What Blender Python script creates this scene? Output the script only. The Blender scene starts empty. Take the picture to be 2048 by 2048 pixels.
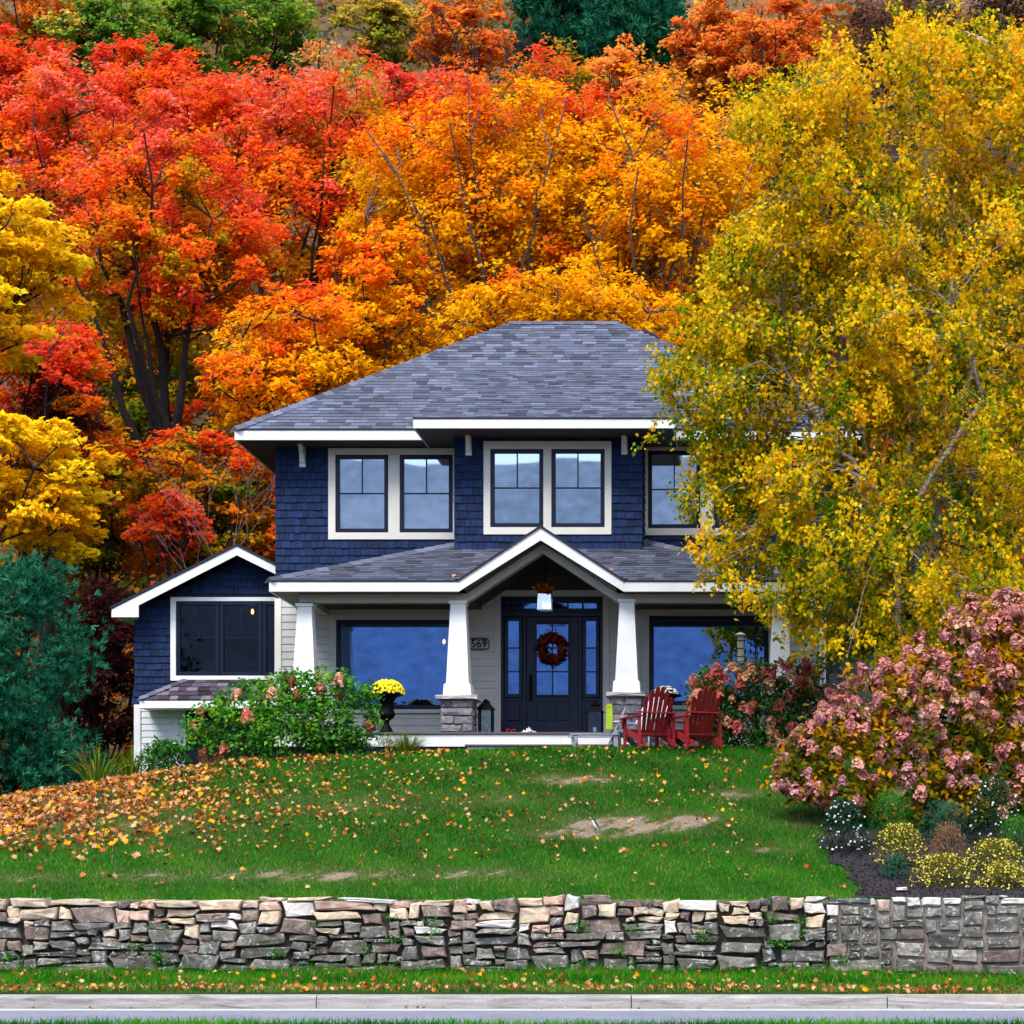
import bpy, bmesh, math, random
import numpy as np
from mathutils import Vector, Matrix, Euler

# ------------------------------------------------------------------ camera, sky, sun, exposure
F = 4250.0 / 2048.0            # focal length in picture widths
ZC = 1.3                       # eye height above the road
VPX, VPY = 1533.0, 1785.0      # where the level view axis meets the picture (2048 px space)
scene = bpy.context.scene
C = scene.collection
cam = bpy.data.cameras.new('camera')
cam.sensor_width = 36.0
cam.lens = 36.0 * F
cam.shift_x = -(VPX - 1024.0) / 2048.0
cam.shift_y = (VPY - 1024.0) / 2048.0
cam.clip_end = 6000.0
cam_o = bpy.data.objects.new('camera', cam)
cam_o.location = (0, 0, ZC)
cam_o.rotation_euler = (math.radians(90), 0, 0)
C.objects.link(cam_o)
scene.camera = cam_o

SUN_EL, SUN_AZ = 53.0, -30.0     # elevation, degrees left of straight behind the camera
world = bpy.data.worlds.new('World')
scene.world = world
world.use_nodes = True
wn, wl = world.node_tree.nodes, world.node_tree.links
sky = wn.new('ShaderNodeTexSky')
sky.sky_type = 'NISHITA'
sky.sun_disc = False
sky.sun_elevation = math.radians(SUN_EL)
sky.sun_rotation = math.radians(180.0 + SUN_AZ)
sky.air_density = 1.0
sky.dust_density = 2.0
sky.ozone_density = 1.5
bg = wn['Background']
bg.inputs['Strength'].default_value = 0.115
wl.new(sky.outputs[0], bg.inputs['Color'])
sun = bpy.data.lights.new('sun', 'SUN')
sun.energy = 1.5
sun.angle = math.radians(24.0)
sun.color = (1.0, 0.95, 0.88)
sun_o = bpy.data.objects.new('sun', sun)
az = math.radians(SUN_AZ)
to_sun = Vector((math.sin(az) * math.cos(math.radians(SUN_EL)), -math.cos(az) * math.cos(math.radians(SUN_EL)), math.sin(math.radians(SUN_EL))))
sun_o.rotation_euler = to_sun.to_track_quat('Z', 'Y').to_euler()
sun_o.location = (0, 0, 60)
C.objects.link(sun_o)
scene.view_settings.view_transform = 'Standard'
scene.view_settings.look = 'None'
scene.view_settings.exposure = 1.5
scene.view_settings.gamma = 1.0
scene.cycles.max_bounces = 5
scene.cycles.diffuse_bounces = 4
scene.cycles.transparent_max_bounces = 8
scene.cycles.glossy_bounces = 3
scene.cycles.transmission_bounces = 3
scene.cycles.caustics_reflective = False
scene.cycles.caustics_refractive = False
scene.cycles.adaptive_threshold = 0.025

# ------------------------------------------------------------------ helpers
def X(px, d): return (px - VPX) * d / 4250.0
def Z(py, d): return ZC + (VPY - py) * d / 4250.0
def P(px, py, d): return Vector((X(px, d), d, Z(py, d)))
def lin(c):
    return tuple(((v / 255.0) / 12.92 if v <= 10 else ((v / 255.0 + 0.055) / 1.055) ** 2.4) for v in c)
R = random.Random(7)

class MB:
    """collects shapes, builds ONE mesh object"""
    def __init__(s): s.v = []; s.f = []
    def add(s, vs, fs):
        b = len(s.v); s.v.extend([tuple(p) for p in vs]); s.f.extend([tuple(i + b for i in f) for f in fs]); return s
    def box(s, x0, x1, y0, y1, z0, z1):
        return s.add([(x0,y0,z0),(x1,y0,z0),(x1,y1,z0),(x0,y1,z0),(x0,y0,z1),(x1,y0,z1),(x1,y1,z1),(x0,y1,z1)],
                     [(0,3,2,1),(4,5,6,7),(0,1,5,4),(1,2,6,5),(2,3,7,6),(3,0,4,7)])
    def bbox(s, x0, x1, y0, y1, z0, z1, b=0.006):
        """box with chamfered front (-y) edges"""
        b = min(b, (x1-x0)/3, (z1-z0)/3, (y1-y0)/2)
        o = [(x0,y0+b,z0),(x1,y0+b,z0),(x1,y0+b,z1),(x0,y0+b,z1)]
        i = [(x0+b,y0,z0+b),(x1-b,y0,z0+b),(x1-b,y0,z1-b),(x0+b,y0,z1-b)]
        k = [(x0,y1,z0),(x1,y1,z0),(x1,y1,z1),(x0,y1,z1)]
        return s.add(o+i+k, [(4,5,6,7),(0,1,5,4),(1,2,6,5),(2,3,7,6),(3,0,4,7),(1,0,8,9),(2,1,9,10),(3,2,10,11),(0,3,11,8),(11,10,9,8)])
    def prism(s, pts, off):
        """polygon pts (3-D, counter-clockwise from outside) pushed by off"""
        n = len(pts); off = Vector(off)
        vs = [Vector(p) for p in pts] + [Vector(p) + off for p in pts]
        fs = [tuple(range(n)), tuple(range(2*n-1, n-1, -1))]
        for i in range(n):
            j = (i+1) % n; fs.append((j, i, i+n, j+n))
        return s.add(vs, fs)
    def bar(s, a, b, w, h, up=(0,0,1)):
        """box beam from a to b, width w (side), height h"""
        a, b = Vector(a), Vector(b); t = (b-a).normalized(); up = Vector(up)
        sd = t.cross(up)
        if sd.length < 1e-4: sd = t.cross(Vector((1,0,0)))
        sd.normalize(); u = sd.cross(t)
        q = [(-w/2,-h/2),(w/2,-h/2),(w/2,h/2),(-w/2,h/2)]
        vs = [a+sd*i+u*j for i,j in q] + [b+sd*i+u*j for i,j in q]
        return s.add(vs, [(0,3,2,1),(4,5,6,7),(0,1,5,4),(1,2,6,5),(2,3,7,6),(3,0,4,7)])
    def tube(s, path, rad, n=6, cap=True):
        path = [Vector(p) for p in path]; b = len(s.v); m = len(path)
        ref = Vector((0.37, 0.81, 0.21)).normalized()
        for i, p in enumerate(path):
            t = (path[min(i+1, m-1)] - path[max(i-1, 0)])
            if t.length < 1e-7: t = Vector((0,0,1))
            t.normalize(); sd = t.cross(ref)
            if sd.length < 1e-3: sd = t.cross(Vector((1,0,0)))
            sd.normalize(); u = t.cross(sd); r = rad[i] if hasattr(rad, '__len__') else rad
            for k in range(n):
                a = 2*math.pi*k/n
                q = p + (sd*math.cos(a) + u*math.sin(a))*r; s.v.append((q.x,q.y,q.z))
        for i in range(m-1):
            for k in range(n):
                k2 = (k+1) % n
                s.f.append((b+i*n+k, b+i*n+k2, b+(i+1)*n+k2, b+(i+1)*n+k))
        if cap:
            s.f.append(tuple(b+k for k in range(n-1,-1,-1))); s.f.append(tuple(b+(m-1)*n+k for k in range(n)))
        return s
    def lathe(s, prof, n=20, c=(0,0,0)):
        b = len(s.v); m = len(prof)
        for r, z in prof:
            for k in range(n):
                a = 2*math.pi*k/n; s.v.append((c[0]+r*math.cos(a), c[1]+r*math.sin(a), c[2]+z))
        for i in range(m-1):
            for k in range(n):
                k2 = (k+1) % n
                s.f.append((b+i*n+k, b+i*n+k2, b+(i+1)*n+k2, b+(i+1)*n+k))
        s.f.append(tuple(b+k for k in range(n-1,-1,-1))); s.f.append(tuple(b+(m-1)*n+k for k in range(n)))
        return s
    def mesh(s, name, mat=None):
        me = bpy.data.meshes.new(name); me.from_pydata(s.v, [], s.f)
        if mat: me.materials.append(mat)
        return me
    def build(s, name, mat, parent=None, smooth=False):
        me = s.mesh(name, mat)
        if smooth: me.shade_smooth()
        return link(name, me, parent)

def link(name, me, parent=None):
    o = bpy.data.objects.new(name, me); C.objects.link(o)
    if parent: o.parent = parent
    return o
def tag(o, label=None, cat=None, group=None, kind=None):
    if label: o['label'] = label
    if cat: o['category'] = cat
    if group: o['group'] = group
    if kind: o['kind'] = kind
    return o
def thing(name, label, cat, loc=(0,0,0), rz=0.0, group=None):
    o = bpy.data.objects.new(name, None); C.objects.link(o); o.location = loc; o.rotation_euler = (0,0,rz)
    o.empty_display_size = 0.1
    return tag(o, label, cat, group)
def part_root(name, parent, loc=(0,0,0)):
    o = bpy.data.objects.new(name, None); C.objects.link(o); o.parent = parent; o.location = loc; o.empty_display_size = 0.1
    return o

def np_mesh(name, co, k, mat, cols=None):
    """co (N*k,3): N separate polygons of k corners; cols (N,3)"""
    n = len(co) // k
    me = bpy.data.meshes.new(name)
    me.vertices.add(n*k); me.vertices.foreach_set('co', np.ascontiguousarray(co, dtype=np.float32).ravel())
    me.loops.add(n*k); me.loops.foreach_set('vertex_index', np.arange(n*k, dtype=np.int32))
    me.polygons.add(n); me.polygons.foreach_set('loop_start', np.arange(0, n*k, k, dtype=np.int32))
    me.update(calc_edges=True)
    if cols is not None:
        a = me.attributes.new('Col', 'FLOAT_COLOR', 'POINT')
        c4 = np.ones((n, k, 4), dtype=np.float32); c4[:, :, :3] = np.asarray(cols)[:, None, :]
        a.data.foreach_set('color', c4.ravel())
    me.materials.append(mat)
    return me

def unit(a): return a / np.maximum(np.linalg.norm(a, axis=1, keepdims=True), 1e-6)
def leaf_co(c, nrm, size, rng, w=0.6, fold=0.12, tdir=None):
    """kite-shaped folded leaves -> (N*4,3)"""
    n = len(c); nrm = unit(nrm)
    t = rng.normal(size=(n,3)) if tdir is None else tdir
    t = unit(t - nrm*np.sum(t*nrm, axis=1, keepdims=True)); b = np.cross(nrm, t)
    s = size[:,None]
    q = np.empty((n,4,3))
    q[:,0] = c - t*s*.5
    q[:,1] = c + b*s*w*.5 + nrm*s*fold - t*s*.06
    q[:,2] = c + t*s*.5
    q[:,3] = c - b*s*w*.5 + nrm*s*fold - t*s*.06
    return q.reshape(-1,3)
MAPLE = [(1.0,0),(.52,.28),(.86,.62),(.42,.9),(.62,1.45),(.34,1.9),(.30,2.6),(.5,3.14)]
_ang = [a for r,a in MAPLE] + [2*math.pi-a for r,a in MAPLE[-2:0:-1]]
_rad = [r for r,a in MAPLE] + [r for r,a in MAPLE[-2:0:-1]]
def maple_co(c, nrm, size, rng):
    n = len(c); k = len(_ang); nrm = unit(nrm)
    t = rng.normal(size=(n,3)); t = unit(t - nrm*np.sum(t*nrm, axis=1, keepdims=True)); b = np.cross(nrm, t)
    q = np.empty((n,k,3)); curl = rng.uniform(-.1,.9,size=n)
    for i,(a,r) in enumerate(zip(_ang,_rad)):
        rr = (r*size*.5*rng.uniform(.85,1.1,size=n))[:,None]
        q[:,i] = c + (t*math.cos(a)+b*math.sin(a))*rr + nrm*(np.abs(math.sin(a))*curl*size*.5*r)[:,None]
    return q.reshape(-1,3), k
def pal(cols, t):
    """piecewise linear palette lookup, cols list of linear rgb"""
    cols = np.array(cols); t = np.clip(t,0,1)*(len(cols)-1); i = np.minimum(t.astype(int), len(cols)-2); f = (t-i)[:,None]
    return cols[i]*(1-f) + cols[i+1]*f

# ------------------------------------------------------------------ materials
def newmat(name):
    m = bpy.data.materials.new(name); m.use_nodes = True
    return m, m.node_tree.nodes, m.node_tree.links, m.node_tree.nodes['Principled BSDF']
def ramp(n, l, src, stops):
    r = n.new('ShaderNodeValToRGB'); e = r.color_ramp.elements
    while len(e) < len(stops): e.new(0.5)
    for k,(p,c) in enumerate(stops): e[k].position = p; e[k].color = (*c, 1)
    l.new(src, r.inputs[0]); return r
def noise(n, l, scale, detail=4, rough=.55, vec=None, dist=0.0):
    t = n.new('ShaderNodeTexNoise'); t.inputs['Scale'].default_value = scale; t.inputs['Detail'].default_value = detail
    t.inputs['Roughness'].default_value = rough; t.inputs['Distortion'].default_value = dist
    if vec is not None: l.new(vec, t.inputs['Vector'])
    return t
def coords(n, l, kind='Object', scale=(1,1,1)):
    tc = n.new('ShaderNodeTexCoord'); mp = n.new('ShaderNodeMapping'); mp.inputs['Scale'].default_value = scale
    l.new(tc.outputs[kind], mp.inputs[0]); return mp.outputs[0]
def bump(n, l, src, p, strength=.3, dist=.01):
    b = n.new('ShaderNodeBump'); b.inputs['Strength'].default_value = strength; b.inputs['Distance'].default_value = dist
    l.new(src, b.inputs['Height']); l.new(b.outputs[0], p.inputs['Normal'])
def mixc(n, l, fac, a, b, mode='MIX'):
    m = n.new('ShaderNodeMix'); m.data_type = 'RGBA'; m.blend_type = mode
    for s, v in ((m.inputs[0], fac), (m.inputs[6], a), (m.inputs[7], b)):
        if hasattr(v, 'is_output'): l.new(v, s)
        elif isinstance(v, (int, float)): s.default_value = v
        else: s.default_value = (*v, 1)
    return m.outputs[2]
def paint(name, col, rough=.55, var=.12, scale=6.0, bstr=.08, spec=.35, stretch=(1,1,1), rnd=0.0):
    m, n, l, p = newmat(name)
    v = coords(n, l, 'Object', stretch); t = noise(n, l, scale, 6, .6, v)
    a = tuple(c*(1-var) for c in col); b = tuple(min(1, c*(1+var)) for c in col)
    r = ramp(n, l, t.outputs[0], [(.3,a),(.7,b)]); out = r.outputs[0]
    if rnd:
        oi = n.new('ShaderNodeObjectInfo'); rr = ramp(n, l, oi.outputs['Random'], [(0,(1-rnd,)*3),(1,(1,1,1))])
        out = mixc(n, l, 1.0, out, rr.outputs[0], 'MULTIPLY')
    l.new(out, p.inputs['Base Color']); p.inputs['Roughness'].default_value = rough
    p.inputs['Specular IOR Level'].default_value = spec
    t2 = noise(n, l, scale*9, 3, .6, v); bump(n, l, t2.outputs[0], p, bstr, .01)
    return m
def attr_mat(name, rough=.6, trans=.3, spec=.25, nz=0.0):
    """colour from the mesh attribute Col; leaf-like, lets some light through"""
    m, n, l, p = newmat(name)
    a = n.new('ShaderNodeAttribute'); a.attribute_name = 'Col'
    col = a.outputs['Color']
    if nz:
        t = noise(n, l, nz, 4, .6, coords(n, l)); r = ramp(n, l, t.outputs[0], [(.25,(.7,.7,.7)),(.75,(1.15,1.15,1.15))])
        col = mixc(n, l, 1.0, col, r.outputs[0], 'MULTIPLY')
    l.new(col, p.inputs['Base Color']); p.inputs['Roughness'].default_value = rough
    p.inputs['Specular IOR Level'].default_value = spec
    if trans:
        tr = n.new('ShaderNodeBsdfTranslucent'); l.new(col, tr.inputs['Color'])
        mx = n.new('ShaderNodeMixShader'); mx.inputs[0].default_value = trans
        l.new(p.outputs[0], mx.inputs[1]); l.new(tr.outputs[0], mx.inputs[2])
        l.new(mx.outputs[0], n['Material Output'].inputs['Surface'])
    return m
def glass_mat(name, tint, refl):
    m, n, l, p = newmat(name)
    g = n.new('ShaderNodeBsdfGlossy'); g.inputs['Color'].default_value = (*tint, 1); g.inputs['Roughness'].default_value = .015
    t = n.new('ShaderNodeBsdfTransparent'); t.inputs['Color'].default_value = (.72,.78,.82,1)
    nz = noise(n, l, .9, 1, .4, coords(n, l)); b = n.new('ShaderNodeBump'); b.inputs['Strength'].default_value = .05; b.inputs['Distance'].default_value = .02
    l.new(nz.outputs[0], b.inputs['Height']); l.new(b.outputs[0], g.inputs['Normal'])
    mx = n.new('ShaderNodeMixShader'); mx.inputs[0].default_value = refl
    l.new(t.outputs[0], mx.inputs[1]); l.new(g.outputs[0], mx.inputs[2]); l.new(mx.outputs[0], n['Material Output'].inputs['Surface'])
    return m
def emis(name, col, s):
    m, n, l, p = newmat(name); p.inputs['Emission Color'].default_value = (*col,1); p.inputs['Emission Strength'].default_value = s
    p.inputs['Base Color'].default_value = (*col,1); return m
def stone_mat(name, cols, lichen=0.0, moss=0.0, rnd=.5):
    m, n, l, p = newmat(name)
    v = coords(n, l, 'Object'); oi = n.new('ShaderNodeObjectInfo')
    ad = n.new('ShaderNodeVectorMath'); ad.operation = 'ADD'; l.new(v, ad.inputs[0])
    sc = n.new('ShaderNodeVectorMath'); sc.operation = 'SCALE'; sc.inputs[0].default_value = (17,31,23); l.new(oi.outputs['Random'], sc.inputs['Scale']); l.new(sc.outputs[0], ad.inputs[1])
    t = noise(n, l, 7, 8, .62, ad.outputs[0], .6)
    k = len(cols); r = ramp(n, l, t.outputs[0], [(.28+.44*i/(k-1), c) for i,c in enumerate(cols)])
    rr = ramp(n, l, oi.outputs['Random'], [(0,(1-rnd,1-rnd*.95,1-rnd*.88)),(1,(1.15,1.1,1.05))])
    out = mixc(n, l, 1.0, r.outputs[0], rr.outputs[0], 'MULTIPLY')
    if lichen:
        t2 = noise(n, l, 11, 5, .7, ad.outputs[0], 1.2); f = ramp(n, l, t2.outputs[0], [(.60-lichen*.1,(0,0,0)),(.66-lichen*.1,(1,1,1))])
        out = mixc(n, l, f.outputs[0], out, (.42,.46,.44))
    if moss:
        t3 = noise(n, l, 5, 5, .7, ad.outputs[0]); f = ramp(n, l, t3.outputs[0], [(.62-moss*.1,(0,0,0)),(.72-moss*.1,(.8,.8,.8))])
        out = mixc(n, l, f.outputs[0], out, (.05,.075,.02))
    l.new(out, p.inputs['Base Color']); p.inputs['Roughness'].default_value = .88; p.inputs['Specular IOR Level'].default_value = .2
    t4 = noise(n, l, 22, 8, .7, ad.outputs[0]); bump(n, l, t4.outputs[0], p, .55, .02)
    return m

M = {}
M['white'] = paint('white_trim_paint', (.76,.77,.78), .45, .07, 2.2)
M['cream'] = paint('cream_trim_paint', (.66,.64,.58), .5, .05, 3)
M['greige'] = paint('grey_beam_paint', (.44,.43,.40), .55, .06, 3)
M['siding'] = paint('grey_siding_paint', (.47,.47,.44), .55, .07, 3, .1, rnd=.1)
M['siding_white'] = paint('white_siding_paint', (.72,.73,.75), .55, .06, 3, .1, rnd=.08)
M['navy'] = paint('navy_joinery_paint', (.0045,.008,.028), .4, .2, 4, .05, .25)
M['navy_shingle'] = paint('navy_shingle_stain', (.020,.050,.135), .75, .25, 5, .35, .2, (6,6,1), rnd=.45)
M['navy_core'] = paint('navy_underlay', (.008,.014,.040), .8, .1)
M['drip'] = paint('dark_drip_edge', (.010,.012,.02), .5, .1)
M['soffit'] = paint('dark_wood_soffit', (.06,.04,.035), .6, .3, 4, .2, stretch=(1,1,12))
M['ceiling'] = paint('dark_stained_ceiling', (.035,.022,.016), .6, .3, 4, .2, stretch=(1,12,1))
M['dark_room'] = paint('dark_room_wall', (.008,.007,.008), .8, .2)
M['floor'] = paint('porch_floor_boards', (.10,.08,.085), .6, .2, stretch=(12,1,1))
M['metal'] = paint('black_metal', (.003,.0035,.006), .6, .3, 20, .1, .08)
M['red'] = paint('red_chair_paint', (.30,.016,.020), .5, .22, 9, .12, .35, (1,1,4), rnd=.2)
M['weathered'] = paint('weathered_grey_wood', (.34,.35,.40), .75, .2, 9, .2, .2, (1,1,5), rnd=.2)
M['pale_wood'] = paint('pale_grey_paint', (.58,.63,.72), .6, .12, 9, .15, rnd=.1)
M['lime'] = paint('lime_cloth', (.36,.48,.02), .9, .15, 30, .3)
M['cloth'] = paint('pale_cloth', (.55,.52,.60), .95, .15, 20, .4)
M['candle'] = paint('candle_wax', (.75,.74,.68), .5, .05)
M['blind'] = paint('pale_blind', (.62,.66,.72), .8, .04)
M['bark'] = paint('dark_bark', (.030,.024,.024), .9, .5, 6, .6, .15, (3,3,.7))
M['bark_grey'] = paint('grey_bark', (.12,.10,.09), .9, .4, 6, .6, .15, (3,3,.7))
M['stem'] = paint('brown_stem', (.05,.035,.025), .85, .3)
M['pewter'] = paint('pewter_bird_feeder', (.30,.28,.22), .5, .5, 30)
M['leaf'] = attr_mat('autumn_leaf', .7, .48, .06)
M['green_leaf'] = attr_mat('green_leaf', .55, .3, .16)
M['needle'] = attr_mat('pine_needle', .7, .15, .06)
M['petal'] = attr_mat('petal', .8, .25, .05)
M['dry_leaf'] = attr_mat('fallen_leaf', .75, .15, .1)
M['grass'] = attr_mat('grass_blade', .75, .3, .04)
M['shingle'] = attr_mat('slate_grey_roof_shingle', .85, 0, .2, 30)
M['glass_blue'] = glass_mat('coated_window_glass', (.19,.37,.82), .62)
M['glass_up'] = glass_mat('upstairs_window_glass', (.78,.88,1.0), .62)
M['glass_dark'] = glass_mat('plain_window_glass', (.75,.85,1.0), .05)
M['lamp_glass'] = glass_mat('seeded_lamp_glass', (.9,.93,1.0), .5)
M['bulb'] = emis('lit_bulb', (1.0,.42,.10), 3.0)
M['sconce_bulb'] = emis('candle_bulb', (1.0,.93,.85), 2.2)
# white birch bark
m, n, l, p = newmat('white_birch_bark')
v = coords(n, l, 'Object', (2,2,14)); t = noise(n, l, 3, 6, .7, v)
r = ramp(n, l, t.outputs[0], [(.40,(.08,.065,.06)),(.50,(.34,.29,.26)),(.75,(.52,.47,.44))])
l.new(r.outputs[0], p.inputs['Base Color']); p.inputs['Roughness'].default_value = .7; M['birch'] = m
M['stone_tan'] = stone_mat('tan_field_stone', [(.36,.26,.17),(.58,.47,.34),(.74,.66,.55)], 0, 0, .25)
M['stone_pink'] = stone_mat('pinkish_field_stone', [(.30,.18,.14),(.50,.34,.27),(.66,.54,.48)], 0, .1, .3)
M['stone_rust'] = stone_mat('rusty_purple_field_stone', [(.09,.066,.06),(.20,.15,.132),(.35,.27,.235)], .15, .15, .4)
M['stone_grey'] = stone_mat('grey_field_stone', [(.085,.080,.072),(.20,.188,.166),(.37,.35,.31)], .45, .2, .4)
M['stone_dark'] = stone_mat('dark_mossy_field_stone', [(.045,.043,.037),(.12,.112,.096),(.23,.212,.18)], .4, .35, .4)
M['stone_pale'] = stone_mat('pale_field_stone', [(.44,.42,.39),(.66,.63,.59),(.78,.76,.72)], .2, 0, .2)
M['mortar'] = stone_mat('old_mortar', [(.12,.10,.085),(.22,.19,.165),(.30,.27,.24)], 0, .2, .1)
M['soil'] = paint('dark_soil', (.05,.042,.033), .95, .5, 14, .6)
M['pier_stone'] = stone_mat('blue_grey_ledge_stone', [(.10,.10,.13),(.19,.185,.21),(.30,.28,.30)], .1, 0, .4)
M['pier_cap'] = stone_mat('grey_cap_stone', [(.26,.25,.27),(.40,.38,.39),(.52,.50,.50)], 0, 0, .1)
M['boulder'] = stone_mat('dark_boulder', [(.02,.024,.034),(.06,.065,.08),(.13,.12,.13)], .1, .2, .4)
# asphalt, concrete
m, n, l, p = newmat('asphalt'); v = coords(n, l)
t = noise(n, l, 160, 3, .7, v); t2 = noise(n, l, 1.3, 5, .6, v)
c1 = ramp(n, l, t.outputs[0], [(.3,(.13,.14,.175)),(.7,(.27,.28,.33))]); c2 = ramp(n, l, t2.outputs[0], [(.3,(.85,.85,.85)),(.7,(1.1,1.1,1.1))])
l.new(mixc(n,l,1.0,c1.outputs[0],c2.outputs[0],'MULTIPLY'), p.inputs['Base Color']); p.inputs['Roughness'].default_value=.9; bump(n,l,t.outputs[0],p,.4,.01); M['asphalt']=m
m, n, l, p = newmat('old_concrete'); v = coords(n, l); oi = n.new('ShaderNodeObjectInfo')
v2 = coords(n, l, 'Object', (.5,3,6)); t = noise(n, l, 3.0, 8, .72, v2, .8); t2 = noise(n, l, 60, 4, .7, v)
c1 = ramp(n, l, t.outputs[0], [(.30,(.13,.115,.105)),(.46,(.30,.28,.265)),(.66,(.44,.42,.40))]); c2 = ramp(n, l, t2.outputs[0], [(.3,(.7,.7,.7)),(.6,(1.05,1.05,1.05))])
l.new(mixc(n,l,1.0,c1.outputs[0],c2.outputs[0],'MULTIPLY'), p.inputs['Base Color']); p.inputs['Roughness'].default_value=.9; bump(n,l,t2.outputs[0],p,.5,.015); M['concrete']=m
M['strip'] = paint('sandy_concrete_strip', (.42,.36,.33), .9, .2, 8, .4)
M['line'] = paint('worn_white_line_paint', (.72,.72,.72), .7, .2, 25)
def lawn_mat():
    m, n, l, p = newmat('lawn_turf'); v = coords(n, l); a = n.new('ShaderNodeAttribute'); a.attribute_name = 'Worn'
    t = noise(n, l, 1.1, 8, .65, v, .4); t2 = noise(n, l, 40, 4, .7, v)
    c = ramp(n, l, t.outputs[0], [(.3,(.018,.062,.008)),(.6,(.034,.088,.010)),(.78,(.08,.085,.02))])
    tan = ramp(n, l, t2.outputs[0], [(.3,(.17,.115,.085)),(.7,(.38,.29,.24))])
    t5 = noise(n, l, 9, 6, .75, v); mm = n.new('ShaderNodeMath'); mm.operation = 'MULTIPLY_ADD'; l.new(t5.outputs[0], mm.inputs[0]); mm.inputs[1].default_value = 1.6; mm.inputs[2].default_value = -.95
    m3 = n.new('ShaderNodeMath'); m3.operation = 'ADD'; l.new(mm.outputs[0], m3.inputs[0]); l.new(a.outputs['Fac'], m3.inputs[1]); f3 = ramp(n, l, m3.outputs[0], [(.25,(0,0,0)),(.6,(.9,.9,.9))])
    out = mixc(n, l, f3.outputs[0], c.outputs[0], tan.outputs[0])
    c2 = ramp(n, l, t2.outputs[0], [(.3,(.65,.65,.65)),(.7,(1.2,1.2,1.2))])
    l.new(mixc(n,l,1.0,out,c2.outputs[0],'MULTIPLY'), p.inputs['Base Color']); p.inputs['Roughness'].default_value=.95; p.inputs['Specular IOR Level'].default_value=.05
    bump(n,l,t2.outputs[0],p,.6,.03); return m
def ground_mat(name, stops, scale, fine=40):
    m, n, l, p = newmat(name); v = coords(n, l)
    t = noise(n, l, scale, 8, .65, v, .4); t2 = noise(n, l, fine, 4, .7, v)
    c = ramp(n, l, t.outputs[0], stops); c2 = ramp(n, l, t2.outputs[0], [(.3,(.65,.65,.65)),(.7,(1.2,1.2,1.2))])
    l.new(mixc(n,l,1.0,c.outputs[0],c2.outputs[0],'MULTIPLY'), p.inputs['Base Color']); p.inputs['Roughness'].default_value=.95
    bump(n,l,t2.outputs[0],p,.6,.03); return m
M['lawn'] = lawn_mat()
M['mulch'] = ground_mat('dark_bark_mulch', [(.3,(.012,.010,.014)),(.7,(.04,.03,.035))], 30, 120)
M['hill'] = ground_mat('leaf_littered_hillside', [(.3,(.06,.045,.02)),(.5,(.12,.07,.025)),(.7,(.05,.06,.02))], .5, 6)
M['far'] = ground_mat('far_hill_painted_haze', [(.3,(.44,.52,.62)),(.7,(.50,.58,.68))], .02, .2)  # pale blue haze put into the base colour, lightened for the pane reflections
# ------------------------------------------------------------------ terrain
def ip(x, xs, ys): return np.interp(x, xs, ys)
def sstep(a, b, x):
    t = np.clip((x-a)/(b-a), 0, 1); return t*t*(3-2*t)
LY = [25.5,25.9,28.0,30.0,32.0,33.2,34.0,35.0,36.0,48.0,54.0,60.0,75.0,90.0,130.0,200.0,300.0]
LZ = [-.12,-.06,.52,1.13,1.78,2.14,2.30,2.37,2.40,2.60,4.6,8.0,17.0,27.5,53.0,92.0,140.0]
def ground_z(x, y):
    x = np.asarray(x, float); y = np.asarray(y, float)
    z = ip(y, LY, LZ)
    drop = ip(x, [-60,-25,-18,-12.26,-8.42,-5.06,-3.2,0,6,30], [2.6,2.3,2.0,.80,.19,.055,0,0,0,.3])*sstep(27.5,33.5,y)*(1-sstep(44,60,y))
    bumps = .03*np.sin(x*1.3+y*.7)*np.sin(y*1.1-x*.4)*sstep(26,28,y)*(1-sstep(33,34.5,y)) + (np.sin(x*.11+1)*np.sin(y*.13))*2.0*sstep(55,80,y)
    return ZC + z - drop + bumps
def gz(x, y): return float(ground_z(x, y))
def grid(name, xs, ys, zf, mat, kind='structure', label=None):
    XX, YY = np.meshgrid(xs, ys); ZZ = zf(XX, YY)
    co = np.stack([XX, YY, ZZ], -1).reshape(-1,3); nx = len(xs); f = []
    for j in range(len(ys)-1):
        for i in range(nx-1):
            a = j*nx+i; f.append((a, a+1, a+nx+1, a+nx))
    me = bpy.data.meshes.new(name); me.from_pydata(co.tolist(), [], f); me.materials.append(mat); me.shade_smooth()
    return tag(link(name, me), label, None, None, kind)
o = MB().add([(-3000,-3000,-.6),(3000,-3000,-.6),(3000,3000,-.6),(-3000,3000,-.6)], [(0,1,2,3)]).build('ground', M['hill']); tag(o, kind='structure')
lawn_o = grid('lawn', np.linspace(-24,14,380), np.concatenate([np.linspace(25.75,36,80), np.linspace(36.5,49,18)]), ground_z, M['lawn'])
grid('hillside', np.linspace(-170,170,110), np.linspace(48.8,300,90), ground_z, M['hill'])
def verge_z(x, y): return ip(y, [24.02,24.3,25.4,26.0], [.155,.19,.34,.40]) + .012*np.sin(x*2.1)*np.sin(y*3) - sstep(0,3.5,x)*.05
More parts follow.
